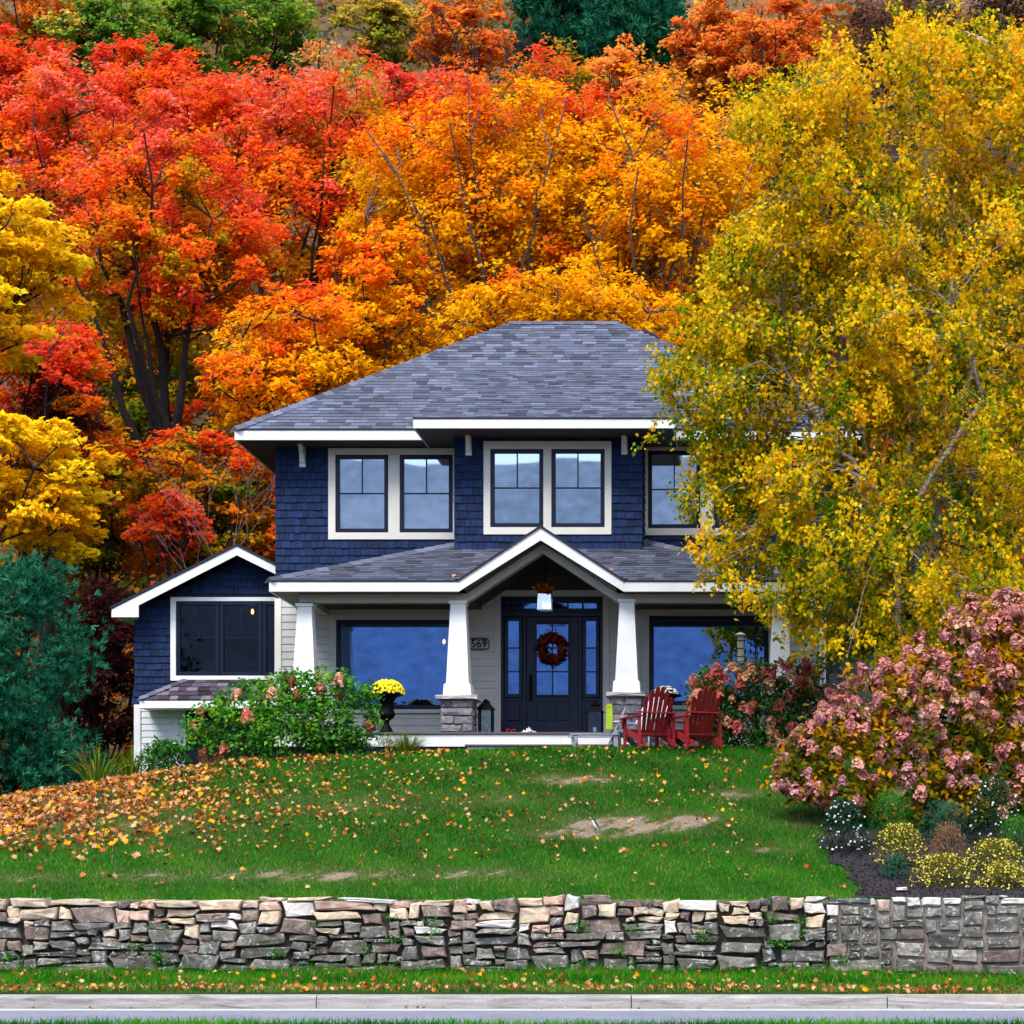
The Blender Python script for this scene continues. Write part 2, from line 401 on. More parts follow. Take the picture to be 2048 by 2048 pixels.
def dead(x, y):
    """0..1 how worn the turf is (bare patches)"""
    px = VPX + x*4250/y; py = VPY-(ground_z(x,y)-ZC)*4250/y
    d = 0*x
    for cx,cy,sx,sy,a in ((1260,1650,140,17,1.0),(1180,1668,110,11,.8),(1370,1640,75,12,.9),(1150,1560,90,10,.7),(1480,1590,50,9,.6),(640,1752,250,13,.62),(320,1754,120,12,.45),(960,1749,130,12,.5),(60,1758,90,9,.45),(1520,1700,70,7,.4),(180,1640,280,45,.35),(1600,1640,60,20,.35),(700,1610,160,20,.3),(980,1600,120,14,.3)):
        d = np.maximum(d, a*np.exp(-((px-cx)/sx)**2-((py-cy)/sy)**2))
    n = np.sin(px*.043+1+.05*py)*np.sin(py*.09-px*.013)+np.sin(px*.083+py*.27)*.6+np.sin(px*.19-py*.41)*.5
    return np.clip(d*(1+.5*n),0,1)
_co = np.empty(len(lawn_o.data.vertices)*3, np.float32); lawn_o.data.vertices.foreach_get('co', _co); _co = _co.reshape(-1,3)
lawn_o.data.attributes.new('Worn','FLOAT','POINT').data.foreach_set('value', dead(_co[:,0].astype(float), _co[:,1].astype(float)).astype(np.float32))
grid('grass_verge', np.linspace(-30,16,120), np.linspace(24.05,25.95,14), verge_z, M['lawn'])
def bank_z(x, y): return ip(y, [-6,3,9.5,10.6,13.2,13.6], [.0,.15,.668,.645,.02,-.02]) + .003*np.sin(x*1.7)+.003*np.sin(x*4.1+1)
grid('near_grass_bank', np.linspace(-14,8,80), np.linspace(-6,13.5,30), bank_z, M['lawn'])
road = tag(MB().box(-60,40,13.4,23.545,-.3,0).build('road', M['asphalt']), kind='structure')
ln = MB().box(-60,40,23.44,23.54,.0005,.004).build('edge_line', M['line'], road)
gut = tag(MB().box(-60,40,23.546,23.72,-.3,.006).build('gutter', M['concrete']), kind='structure')
kerb = tag(bpy.data.objects.new('kerb', None), kind='structure'); C.objects.link(kerb)
edges = [X(-800,23.7), X(-10,23.7), X(631,23.7), X(1262,23.7), X(1775,23.7), X(2500,23.7), X(3200,23.7)]
for a, b in zip(edges[:-1], edges[1:]):
    mb = MB(); g = .006; last = a > X(1700,23.7)
    h0, h1 = (.150, .150) if not last else (.125, .055)
    n = 14; sec = []
    for k in range(n+1):
        x = a+g + (b-a-2*g)*k/n; h = h0+(h1-h0)*min(1,k/n*2.5)
        w = R.uniform(-.004,.004)
        sec.append([(x,23.725+w,-.1),(x,23.74+w,h-.028+w),(x,23.755,h-.008+w),(x,23.785,h),(x,23.93,h+.004),(x,23.94,-.1)])
    for k in range(n):
        vs = sec[k]+sec[k+1]; m6 = 6
        mb.add(vs, [(i,i+1,i+1+m6,i+m6) for i in range(5)])
    mb.add(sec[0], [tuple(range(5,-1,-1))]); mb.add(sec[-1], [tuple(range(6))])
    mb.build('kerb_stone', M['concrete'], kerb)
tag(MB().box(-60,40,23.945,24.10,-.2,.148).build('concrete_strip', M['strip']), kind='structure')
# the wooded hills across the water, behind the camera (seen only in the window panes), haze painted into their colour
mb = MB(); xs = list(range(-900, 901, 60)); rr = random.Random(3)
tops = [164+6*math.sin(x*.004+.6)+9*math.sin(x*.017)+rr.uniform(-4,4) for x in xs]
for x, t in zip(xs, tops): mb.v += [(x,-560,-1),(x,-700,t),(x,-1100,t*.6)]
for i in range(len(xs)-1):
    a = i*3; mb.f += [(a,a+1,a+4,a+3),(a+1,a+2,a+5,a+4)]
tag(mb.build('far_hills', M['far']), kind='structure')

# ------------------------------------------------------------------ dry-stone and mortared retaining walls
def stone_mesh(name, w, h, dep, rng, mat, rough=1.0):
    """a rough block, front towards -y, centred on 0"""
    pts = []
    def edge(a, b, n):
        for k in range(n):
            t = k/n; pts.append((a[0]+(b[0]-a[0])*t, a[1]+(b[1]-a[1])*t))
    jx, jz = min(.26*w,.11)*rough, min(.34*h,.055)*rough
    q = lambda j: rng.uniform(-.30,.75)*j
    c = [(-w/2+q(jx), -h/2+q(jz)), (w/2-q(jx), -h/2+q(jz)), (w/2-q(jx), h/2-q(jz)), (-w/2+q(jx), h/2-q(jz))]
    edge(c[0],c[1],3); edge(c[1],c[2],2); edge(c[2],c[3],3); edge(c[3],c[0],2)
    pts = [(x+rng.uniform(-.012,.012)*rough, z+rng.uniform(-.010,.010)*rough) for x,z in pts]
    n = len(pts); b = min(.032, w*.13, h*.17); mb = MB(); f0 = -dep/2
    r0 = [(x, dep/2, z) for x,z in pts]
    r1 = [(x, f0+b*1.1+rng.uniform(-.006,.006), z) for x,z in pts]
    r2 = [(x*(1-b/w*1.1), f0+rng.uniform(-.012,.012), z*(1-b/h*1.1)) for x,z in pts]
    ce = [(0+rng.uniform(-.25,.25)*w, f0-rng.uniform(-.004,.012), rng.uniform(-.2,.2)*h)]
    fs = []
    for i in range(n):
        j = (i+1)%n
        fs += [(i,j,n+j,n+i),(n+i,n+j,2*n+j,2*n+i),(2*n+i,2*n+j,3*n)]
    mb.add(r0+r1+r2+ce, fs)
    return mb.mesh(name, mat)
def skyline(x0, x1, base, top, rng, wr, hr):
    """pack rough blocks between base(x) and top(x); returns (x0,x1,z0,z1)"""
    st = .02; n = int((x1-x0)/st); hgt = np.array([base(x0+(i+.5)*st) for i in range(n)]); out = []
    tp = np.array([top(x0+(i+.5)*st) for i in range(n)])
    done = np.zeros(n, bool)
    for _ in range(4000):
        if done.all(): break
        hh = np.where(done, 9, hgt); i = int(np.argmin(hh)); z = hgt[i]
        j = i
        while j < n and not done[j] and hgt[j] < z+.022: j += 1
        k = i
        while k > 0 and not done[k-1] and hgt[k-1] < z+.022: k -= 1
        frac = (z-base(x0))/max(.1,(top(x0)-base(x0)))
        w = int((wr[0]+(wr[1]-wr[0])*rng.random()**1.4)/st); w = max(4, w)
        if rng.random() < .16: w = max(4, w//3)
        if j-k <= w+5: w = j-k
        a = k if rng.random() < .5 or j-k == w else j-w
        h = rng.uniform(*hr)*(1.15 if w*st > .3 else 1) if w > 6 else rng.uniform(.05,.09)
        rem = tp[a:a+w].mean()-z
        if rem < h+.045: h = max(.03, rem)
        if rem < .03:
            done[a:a+w] = True; continue
        # nudge to align with a neighbour
        zt = z+h
        for nb in (a-1, a+w):
            if 0 <= nb < n and abs(hgt[nb]-zt) < .025: zt = hgt[nb]
        zt = max(zt, z+.03)
        out.append((x0+a*st, x0+(a+w)*st, float(hgt[a:a+w].min()), zt))
        hgt[a:a+w] = zt
        done[a:a+w] |= (tp[a:a+w]-zt < .028)
    return out
WY = 25.55
def wbase(x): return .355 - .05*float(sstep(0,3.5,x))
def wtop(x): return ZC-.075 + .022*math.sin(x*1.9) + .018*math.sin(x*5.3+1)
rs = random.Random(21)
dry = thing('dry_stone_wall', 'low dry-stacked field stone retaining wall with tan and pinkish top stones below lawn', 'stone wall', (X(800,WY), WY, .3))
xm = X(1650, WY)
for a, b, z0, z1 in skyline(X(-300,WY), xm, wbase, wtop, rs, (.15,.70), (.05,.185)):
    xc = (a+b)/2; fr = (z1-wbase(xc))/(wtop(xc)-wbase(xc)); px = VPX + xc*4250/WY
    q = rs.random()
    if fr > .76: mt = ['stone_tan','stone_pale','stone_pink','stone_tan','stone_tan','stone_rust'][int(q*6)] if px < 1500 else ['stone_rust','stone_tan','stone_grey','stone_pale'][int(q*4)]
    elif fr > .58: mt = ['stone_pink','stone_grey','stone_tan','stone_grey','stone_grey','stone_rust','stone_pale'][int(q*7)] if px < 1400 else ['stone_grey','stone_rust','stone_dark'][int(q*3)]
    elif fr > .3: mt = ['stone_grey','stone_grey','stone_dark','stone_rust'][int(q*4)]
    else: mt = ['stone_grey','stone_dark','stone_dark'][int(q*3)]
    gap = .003; dep = rs.uniform(.26,.34)
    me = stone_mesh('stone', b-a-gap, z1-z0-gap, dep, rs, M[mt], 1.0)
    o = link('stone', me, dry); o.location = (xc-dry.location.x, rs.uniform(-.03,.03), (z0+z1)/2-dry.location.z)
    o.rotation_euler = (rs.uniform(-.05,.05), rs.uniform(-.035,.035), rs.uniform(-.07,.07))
o = MB().box(X(-1500,WY), xm+.05, WY-.055, WY+.26, .1, ZC-.15).build('earth_fill', M['soil'], dry); o.matrix_parent_inverse = Matrix.Translation(-dry.location)
mor = thing('mortared_stone_wall', 'older mortared grey stone retaining wall below the flower bed, right end', 'stone wall', (X(1850,WY), WY, .3))
def mtop(x): return ZC-.045+.02*math.sin(x*3.1)
for a, b, z0, z1 in skyline(xm+.01, X(2340,WY), wbase, mtop, rs, (.22,.62), (.09,.22)):
    xc = (a+b)/2; fr = (z1-wbase(xc))/(wtop(xc)-wbase(xc)); q = rs.random()
    mt = (['stone_pale','stone_grey','stone_grey'] if fr > .85 else ['stone_grey','stone_dark','stone_dark','stone_dark','stone_dark','stone_grey','stone_rust'])
    mt = mt[int(q*len(mt))]
    if rs.random() < .05: mt = 'stone_pink'
    dep = .3
    me = stone_mesh('stone', b-a-.022, z1-z0-.020, dep, rs, M[mt], .6)
    o = link('stone', me, mor); o.location = (xc-mor.location.x, rs.uniform(-.012,.012), (z0+z1)/2-mor.location.z)
    o.rotation_euler = (rs.uniform(-.03,.03), rs.uniform(-.02,.02), rs.uniform(-.03,.03))
o = MB().box(xm+.055, X(3400,WY), WY-.105, WY+.26, .1, ZC-.10).build('mortar', M['mortar'], mor); o.matrix_parent_inverse = Matrix.Translation(-mor.location)

# ------------------------------------------------------------------ house
DF, DC, DW = 35.6, 36.0, 37.6          # porch fascia, columns, lower wall
DU, DUF, DB, DBF = 38.8, 38.2, 37.95, 37.2   # upper wall, its fascia, bump-out wall, its fascia
DG, DGF = 39.6, 39.2                   # wing wall, wing rake
house = thing('house', 'two-storey navy shingled house with grey hip roof, white trim and columned porch', 'house', (-3.9, 37.0, ZC+2.4))
HI = Matrix.Translation(-house.location)
def hb(mb, name, mat, parent=None, smooth=False):
    o = mb.build(name, mat, parent or house, smooth); o.matrix_parent_inverse = HI; return o
def hroot(name):
    o = bpy.data.objects.new(name, None); C.objects.link(o); o.parent = house; o.matrix_parent_inverse = HI; o.location = house.location; o.empty_display_size = .1
    return o
def sub_rects(x0, x1, za, zb, holes):
    iv = [(x0,x1)]
    for hx0,hx1,hz0,hz1 in holes:
        if hz0 < (za+zb)/2 < hz1:
            nv = []
            for a,b in iv:
                if hx1 <= a or hx0 >= b: nv.append((a,b)); continue
                if hx0 > a: nv.append((a,hx0))
                if hx1 < b: nv.append((hx1,b))
            iv = nv
    return iv
def core_wall(x0, x1, y0, y1, z0, z1, holes):
    """wall slab with real openings"""
    mb = MB(); zs = sorted({z0,z1} | {h[2] for h in holes} | {h[3] for h in holes}); zs = [z for z in zs if z0 <= z <= z1]
    for a, b in zip(zs[:-1], zs[1:]):
        for u, w in sub_rects(x0, x1, a, b, holes):
            mb.box(u, w, y0, y1, a, b)
    return mb
class Tabs:
    def __init__(s): s.t = []
    def lay(s, rows, e, wr, mp, col, rng, hb_=.026, ht=.006, gap=.007, jit=.006):
        """rows: list of (v, [(u0,u1)...]); mp(u,v,h)->point"""
        for v, ivs in rows:
            for a, b in ivs:
                u = a - rng.uniform(0, wr[0]*.6)
                while u < b:
                    w = rng.uniform(*wr); u0, u1 = max(u, a), min(u+w, b); u += w
                    if u1-u0 < .02: continue
                    vb = v + rng.uniform(-jit, jit); vt = v+e+.012; h = hb_*rng.uniform(.8,1.25)
                    g = gap/2
                    c = [mp(u0+g,vb,0),mp(u1-g,vb,0),mp(u1-g,vt,0),mp(u0+g,vt,0),mp(u0+g,vb,h),mp(u1-g,vb,h),mp(u1-g,vt,ht),mp(u0+g,vt,ht)]
                    s.t.append((u1-u0, c, col(rng)))
    FI = [(4,5,6,7),(0,1,5,4),(1,2,6,5),(3,0,4,7)]
    def emit(s, name, rest_name, mat, parent, keep, rng):
        order = sorted(range(len(s.t)), key=lambda i: -s.t[i][0]); single = set(order[:keep])
        rest = []; rc = []
        for i,(w,c,col) in enumerate(s.t):
            q = [c[k] for f in Tabs.FI for k in f]
            if i in single:
                me = np_mesh(name, np.array([tuple(p) for p in q]), 4, mat, np.array([col]*4)); o = link(name, me, parent); o.matrix_parent_inverse = HI if parent is house else Matrix.Identity(4)
                if parent is not house: o.matrix_parent_inverse = Matrix.Translation(-house.location)
            else:
                rest += [tuple(p) for p in q]; rc += [col]*4
        if rest:
            me = np_mesh(rest_name, np.array(rest), 4, mat, np.array(rc)); o = link(rest_name, me, parent); o.matrix_parent_inverse = Matrix.Translation(-house.location)
            o['kind'] = 'stuff'
rh = random.Random(5)
M['wall_shingle'] = attr_mat('navy_wall_shingle', .75, 0, .2, 25)
def navy(rng):
    k = rng.uniform(.62,1.25); q = rng.uniform(-.15,.15)
    return (.0070*k*(1+q), .0225*k, .080*k*(1-q*.4))
def slate(rng):
    k = rng.choice([.55,.75,.88,.95,1.0,1.1,1.25,1.5])*rng.uniform(.9,1.1); q = rng.uniform(-.06,.06)
    return (.100*k*(1+q), .112*k, .158*k*(1-q))
# --- rect helper
def rect(p0, p1, pt, pb, d): return (X(p0,d), X(p1,d), Z(pb,d), Z(pt,d))
def casing(root, r, inner, y, mat, th=.05, proud=.035):
    """picture-frame trim: r outer rect, inner list of opening rects (side by side)"""
    x0,x1,z0,z1 = r; iz0, iz1 = inner[0][2], inner[0][3]
    y0, y1 = y-proud, y+.02
    for (a,b,c,d_) in ((x0,x1,iz1,z1),(x0,x1,z0,iz0)): hb(MB().bbox(a,b,y0,y1,c,d_,.004), 'casing', mat, root)
    xs = [x0]; 
    for i in inner: xs += [i[0], i[1]]
    xs.append(x1)
    for k in range(0, len(xs), 2):
        if xs[k+1]-xs[k] > .004: hb(MB().bbox(xs[k],xs[k+1],y0+.002,y1,iz0,iz1,.004), 'casing', mat, root)
def sash(root, r, y, fw, mat, glass, vbars=(), hbar=None, vtop=None, blind=False, bar=.022):
    """frame with fw wide members, one pane per light; vbars/hbar are world coords of muntins; vtop: vertical bars only above hbar"""
    x0,x1,z0,z1 = r; g = (x0+fw, x1-fw, z0+fw, z1-fw)
    mb = MB().bbox(x0,x1,y-.022,y+.05,z1-fw,z1,.006).bbox(x0,x1,y-.022,y+.05,z0,z0+fw,.006).bbox(x0,x0+fw,y-.020,y+.05,z0+fw,z1-fw,.006).bbox(x1-fw,x1,y-.020,y+.05,z0+fw,z1-fw,.006)
    hb(mb, 'frame', mat, root)
    hs = [hbar] if isinstance(hbar,(int,float)) else (list(hbar) if hbar else [])
    zs = [g[2]] + sorted(hs) + [g[3]]
    for h in hs: hb(MB().box(g[0],g[1],y-.004,y+.03,h-bar/2,h+bar/2), 'muntin', mat, root)
    for k in range(len(zs)-1):
        a = zs[k]+(bar/2 if k else 0); b = zs[k+1]-(bar/2 if k < len(zs)-2 else 0)
        vb = list(vbars) if (vtop is None or k == len(zs)-2) else []
        xs = [g[0]]+vb+[g[1]]
        for v in vb: hb(MB().box(v-bar/2,v+bar/2,y-.003,y+.028,a,b), 'muntin', mat, root)
        for i in range(len(xs)-1):
            u = xs[i]+(bar/2 if i else 0); w = xs[i+1]-(bar/2 if i < len(xs)-2 else 0)
            t1,t2 = rh.uniform(-.0005,.0005), rh.uniform(-.0004,.0004)
            hb(MB().add([(u,y+.014,a),(w,y+.014+t1,a),(w,y+.014+t1+t2,b),(u,y+.014+t2,b)],[(0,1,2,3)]), 'pane', glass, root)
    if blind:
        hb(MB().box(g[0]+.01,g[1]-.01,y+.05,y+.056,g[2]+.05*0,g[3]), 'roller_blind', M['blind'], root)

# --- upper storey
UX0, UX1 = X(553,DU), X(553,DU)+10.1
holesU = []; tabsW = Tabs()
gL = [rect(671.5,777,910,1065.6,DU), rect(800,906,910,1065.6,DU)]
gR = [rect(1296,1401,902,1057,DU), rect(1427,1532,902,1057,DU)]
cL, cR = rect(657,920,897,1079.5,DU), rect(1283,1546,890,1071,DU)
gB = [rect(981,1087,898.6,1055,DB), rect(1103,1209.6,898.6,1055,DB)]; cB = rect(967.5,1223,883,1069.6,DB)
BX0, BX1 = X(910,DB), X(1283,DB)
ZUT = ZC+8.62
uw = hroot('upper_wall')
hb(core_wall(UX0, UX1, DU, DU+.14, ZC+4.9, ZUT, gL+gR), 'wall_core', M['navy_core'], uw)
hb(MB().box(UX0,UX0+.14,DU+.14,DU+8,ZC+2.3,ZUT).box(UX1-.14,UX1,DU+.14,DU+8,ZC+2.3,ZUT).box(UX0,UX1,DU+8,DU+8.14,ZC+2.3,ZUT), 'side_and_rear_wall', M['navy_core'], uw)
hb(core_wall(BX0, BX1, DB, DB+.12, Z(1101,DB), ZUT, gB).box(BX0,BX0+.12,DB+.12,DU,Z(1101,DB),ZUT).box(BX1-.12,BX1,DB+.12,DU,Z(1101,DB),ZUT), 'bump_out_core', M['navy_core'], uw)
for p0, p1, d in ((553,1659,DU),):
    e = .138; rows = []
    z = ZC+5.05
    while z < ZUT-.05:
        rows.append((z, sub_rects(UX0-.02, UX1+.02, z, z+e, [cL, cR, (BX0-.0,BX1,0,99)]))); z += e
    tabsW.lay(rows, e, (.085,.18), lambda u,v,h: Vector((u, DU-h, v)), navy, rh)
e = .138; rows = []; z = Z(1099,DB)
while z < ZUT-.03:
    rows.append((z, sub_rects(BX0-.015, BX1+.015, z, z+e, [cB]))); z += e
tabsW.lay(rows, e, (.085,.18), lambda u,v,h: Vector((u, DB-h, v)), navy, rh)
rows = [(Z(1099,DB)+k*e, [(DB, DU)]) for k in range(int((ZUT-Z(1099,DB))/e))]
tabsW.lay(rows, e, (.085,.18), lambda u,v,h: Vector((BX1+h, u, v)), navy, rh)
for nm, cs, inn, y, vb, hz, bl in (('double_window', cL, gL, DU, (724.5, 853), 987, True), ('double_window', cB, gB, DB, (1034.5, 1156), 976, False), ('double_window', cR, gR, DU, (1348.5,1480), 979, False)):
    w = hroot(nm); casing(w, cs, inn, y, M['cream'])
    for g_, v_ in zip(inn, vb):
        sash(w, g_, y-.005, .075, M['navy'], M['glass_up'], (X(v_,y),), Z(hz,y), True, bl)
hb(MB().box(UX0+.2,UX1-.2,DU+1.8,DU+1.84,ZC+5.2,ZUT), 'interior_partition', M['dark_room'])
# brackets under the eaves
for px, d, pt, pb in ((606,DU,880,935),(938,DB,857,912),(1249,DB,855,910)):
    x = X(px,d); zt, zb = Z(pt,d)-.002, Z(pb,d)
    mb = MB().box(x-.055,x+.055,d-.055,d-.02,zb,zt)
    mb.prism([(x-.04,d-.055,zb+.06),(x-.04,d-.09,zb+.08),(x-.04,d-.20,zt-.16),(x-.04,d-.46,zt-.07),(x-.04,d-.46,zt),(x-.04,d-.055,zt)], (.08,0,0))
    hb(mb, 'eave_bracket', M['cream'])
# --- main hip roof
ER = 8.34     # eave top, above the camera
ex0, ex1, ey0, ey1 = X(471,DUF), UX1+.6, DUF, 47.4
rx0, rx1, ry, rz = -5.15, -3.0, 42.8, ZC+11.43
ez = ZC+ER-.05
def slab(mb, pts, th=.05): mb.prism(pts, (0,0,-th))
mb = MB()
A,B_,C_,D_ = (ex0,ey0,ez),(ex1,ey0,ez),(ex1,ey1,ez),(ex0,ey1,ez); E_,F_ = (rx0,ry,rz-.05),(rx1,ry,rz-.05)
mb.add([A,B_,C_,D_,E_,F_], [(0,1,5,4),(1,2,5),(2,3,4,5),(3,0,4),(3,2,1,0)])
hb(mb, 'roof_deck', M['drip'])
fz0, fz1 = Z(881,DUF), Z(861,DUF)
hb(MB().bbox(ex0-.01,ex1+.01,DUF-.03,DUF,fz0,fz1).box(ex0-.012,ex0+.02,DUF,ey1,fz0,fz1).box(ex1-.02,ex1+.012,DUF,ey1,fz0,fz1), 'fascia', M['white'])
hb(MB().box(ex0-.02,ex1+.02,DUF-.045,DUF+.01,fz1+.002,fz1+.03).box(ex0-.03,ex0,DUF,ey1,fz1+.002,fz1+.03), 'drip_edge', M['drip'])
hb(MB().box(ex0+.02,ex1-.02,DUF+.002,DU+.2,fz0+.004,fz0+.02).box(ex0+.022,UX0+.2,DU+.2,ey1,fz0+.004,fz0+.02), 'soffit', M['soffit'])
tabsR = Tabs()
Vv = Vector((0, ry-ey0, rz-ez-.0)); vl = Vv.length; Vn = Vv.normalized(); Nn = Vector((1,0,0)).cross(Vn)
O = Vector((0, ey0-.03, ez+.052-.02))
bx0, bx1 = X(828,DBF), X(828,DBF)+4.55
e = .145; rows = []; k = 0
vj = 2.3/ (ry-ey0) * vl
while k*e < vl-.02:
    v = k*e; t = v/vl; a = ex0+(rx0-ex0)*t; b = ex1+(rx1-ex1)*t
    if v < vj-.15:
        rows.append((v, [(a, bx0+.12*v/vj*3), (bx1-.12*v/vj*3, b)]))
    else: rows.append((v, [(a,b)]))
    k += 1
tabsR.lay(rows, e, (.14,.34), lambda u,v,h: O+Vector((u,0,0))+Vn*v+Nn*h, slate, rh, .013, .003, .003, .003)
# hip and ridge caps
def caps(p, q, n, w=.15):
    p, q = Vector(p), Vector(q); t = (q-p)/n; mbs = []
    for k in range(n):
        a, b = p+t*k, p+t*(k+1.1); sd = (q-p).normalized().cross(Vector((0,0,1))).normalized()
        dn = Vector((0,0,-w*.45)); col = slate(rh); up = Vector((0,0,.022)); lo = Vector((0,0,.008))
        c = [a-sd*w+dn+up, b-sd*w+dn+lo, b+lo+Vector((0,0,.02)), a+up+Vector((0,0,.02)), a+sd*w+dn+up, b+sd*w+dn+lo]
        co = [c[0],c[3],c[2],c[1], c[3],c[4],c[5],c[2], a-sd*w+dn,c[4],c[3],c[0]]
        capco.extend([tuple(x) for x in co]); capcol.extend([col]*3)
capco, capcol = [], []
caps((ex0-.02,ey0-.02,ez+.05),(rx0,ry,rz+.02),34); caps((ex1+.02,ey0-.02,ez+.05),(rx1,ry,rz+.02),34); caps((rx0,ry,rz+.03),(rx1,ry,rz+.03),10,.16)
# ridge vent pieces near the peak
for px, sx in ((976,-1),(1302,1)):
    x = X(px,43.0); zz = Z(669,43.0); hb(MB().prism([(x-.17,42.9,zz-.10-.0+.09*(sx>0)*0),(x+.17,42.9,zz-.10),(x+.17*(1 if sx<0 else .6),42.9,zz+(.10 if sx<0 else -.02)),(x-.17*(1 if sx>0 else .6),42.9,zz+(-.02 if sx<0 else .10))],(0,.4,0)), 'roof_vent', M['drip'])
# bump-out roof (lower pitch, breaks out of the main slope)
bz = Z(838,DBF); jz = ez+.03+ (rz-ez)*2.3/(ry-ey0); jy = ey0+2.3
hb(MB().prism([(bx0,DBF,bz),(bx1,DBF,bz),(bx1-.35,jy,jz),(bx0+.35,jy,jz)], (0,0,-.1)), 'bump_out_roof_deck', M['drip'])
f0, f1 = Z(857.5,DBF), Z(838.5,DBF)
hb(MB().bbox(bx0-.01,bx1+.01,DBF-.03,DBF,f0,f1).box(bx0-.012,bx0+.02,DBF,DU,f0,f1).box(bx1-.02,bx1+.012,DBF,DU,f0,f1), 'fascia', M['white'])
hb(MB().box(bx0-.02,bx1+.02,DBF-.045,DBF+.01,f1+.002,f1+.028), 'drip_edge', M['drip'])
hb(MB().box(bx0+.02,bx1-.02,DBF+.002,DU,f0+.004,f0+.02), 'soffit', M['soffit'])
V2 = Vector((0,jy-DBF,jz-bz)); l2 = V2.length; V2n = V2.normalized(); N2 = Vector((1,0,0)).cross(V2n); O2 = Vector((0,DBF-.03,bz+.004))
e2 = .145; rows = [(k*e2, [(bx0+.35*k*e2/l2, bx1-.35*k*e2/l2)]) for k in range(int(l2/e2)+1)]
tabsR.lay(rows, e2, (.14,.34), lambda u,v,h: O2+Vector((u,0,0))+V2n*v+N2*h, slate, rh, .013, .003, .003, .003)

# --- porch roof
px0, px1 = X(540,DF), X(1621,DF); pz = Z(1163,DF)
run = DU-DF; slope = .385
_gx, _gh = X(1081.6,DF), 1.40
hb(MB().add([(px0,DF,pz),(_gx-_gh,DF,pz),(_gx,DF+_gh*.63/slope,pz+_gh*.63),(_gx+_gh,DF,pz),(px1,DF,pz),(px1-run,DU,pz+run*slope),(px0+run,DU,pz+run*slope),(px0,DU,pz),(px1,DU,pz)],
            [(0,1,2,6),(2,3,4,5),(2,5,6),(0,6,7),(4,8,5)]), 'porch_roof_deck', M['drip'])
V3 = Vector((0,run,run*slope)); l3 = V3.length; V3n = V3.normalized(); N3 = Vector((1,0,0)).cross(V3n); O3 = Vector((0,DF-.03,pz+.004))
gpx, gh = X(1081.6,DF), 1.40          # portico gable centre and half width
rows = []; k = 0; e3 = .145
while k*e3 < l3:
    v = k*e3; a = px0+v*V3n.y; b = px1-v*V3n.y; w = max(0, gh+.05-v*slope/ .63)
    rows.append((v, [(a, gpx-w),(gpx+w, b)] if w > .02 else [(a,b)])); k += 1
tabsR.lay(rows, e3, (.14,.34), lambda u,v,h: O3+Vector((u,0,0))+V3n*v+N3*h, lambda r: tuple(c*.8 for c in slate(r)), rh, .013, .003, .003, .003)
caps((px0-.02,DF-.02,pz+.03),(px0+run,DU,pz+run*slope+.03),20,.12); caps((px1+.02,DF-.02,pz+.03),(px1-run,DU,pz+run*slope+.03),20,.12)
g0, g1 = Z(1184,DF), Z(1164,DF); gl, gr = X(917,DF), X(1248,DF)
hb(MB().bbox(px0-.01,gl,DF-.03,DF,g0,g1).box(px0-.012,px0+.02,DF,DW,g0,g1), 'fascia', M['white'])
hb(MB().bbox(gr,px1+.01,DF-.03,DF,g0,g1).box(px1-.02,px1+.012,DF,DW,g0,g1), 'fascia', M['white'])
hb(MB().box(px0-.02,gl,DF-.045,DF+.01,g1+.002,g1+.028).box(gr,px1+.02,DF-.045,DF+.01,g1+.002,g1+.028), 'drip_edge', M['drip'])
hb(MB().box(px0+.02,gl,DF+.002,DC-.1,g0+.004,g0+.02).box(gr,px1-.02,DF+.002,DC-.1,g0+.004,g0+.02).box(px0+.022,px0+.45,DC-.1,DW,g0+.004,g0+.02), 'soffit', M['soffit'])
# gable rakes, beams, columns
pk, pkb = Z(1056,DF), Z(1081,DF)
for s_, xe in ((-1, gl), (1, gr)):
    x2 = gpx; hb(MB().prism([(xe,DF-.034,g0),(x2,DF-.034,pkb),(x2,DF-.034,pk),(xe,DF-.034,g1)] if s_ < 0 else [(x2,DF-.034,pkb),(xe,DF-.034,g0),(xe,DF-.034,g1),(x2,DF-.034,pk)], (0,.034,0)), 'rake_board', M['white'])
    hb(MB().prism([(xe,DF-.06,g1+.002),(x2,DF-.06,pk+.002),(x2,DF-.06,pk+.04),(xe,DF-.06,g1+.04)] if s_ < 0 else [(x2,DF-.06,pk+.002),(xe,DF-.06,g1+.002),(xe,DF-.06,g1+.04),(x2,DF-.06,pk+.04)], (0,2.3,0)), 'portico_roof_slope', M['drip'])
bz0, bz1 = Z(1206,DC), g0+.02
b0 = Z(1107,DC); bxl, bxr = X(936,DC), X(1236,DC); bcx = X(1086,DC)
hb(MB().bbox(X(600,DC),bxl,DC-.10,DC+.10,bz0,bz1), 'porch_beam', M['greige'])
hb(MB().bbox(bxr,X(1572,DC),DC-.10,DC+.10,bz0,bz1), 'porch_beam', M['greige'])
hb(MB().box(X(598,DC),X(598,DC)+.18,DC+.1,DW,bz0,bz1).box(X(1572,DC)-.18,X(1572,DC),DC+.1,DW,bz0,bz1), 'side_beam', M['greige'])
for s_, xe in ((-1,bxl),(1,bxr)):
    q = [(xe,DC-.103,bz0),(bcx,DC-.103,b0),(bcx,DC-.103,pkb+.02),(xe,DC-.103,bz1-.0)]
    if s_ > 0: q = [q[1],q[0],q[3],q[2]]
    hb(MB().prism(q, (0,.206,0)), 'gable_beam', M['greige'])
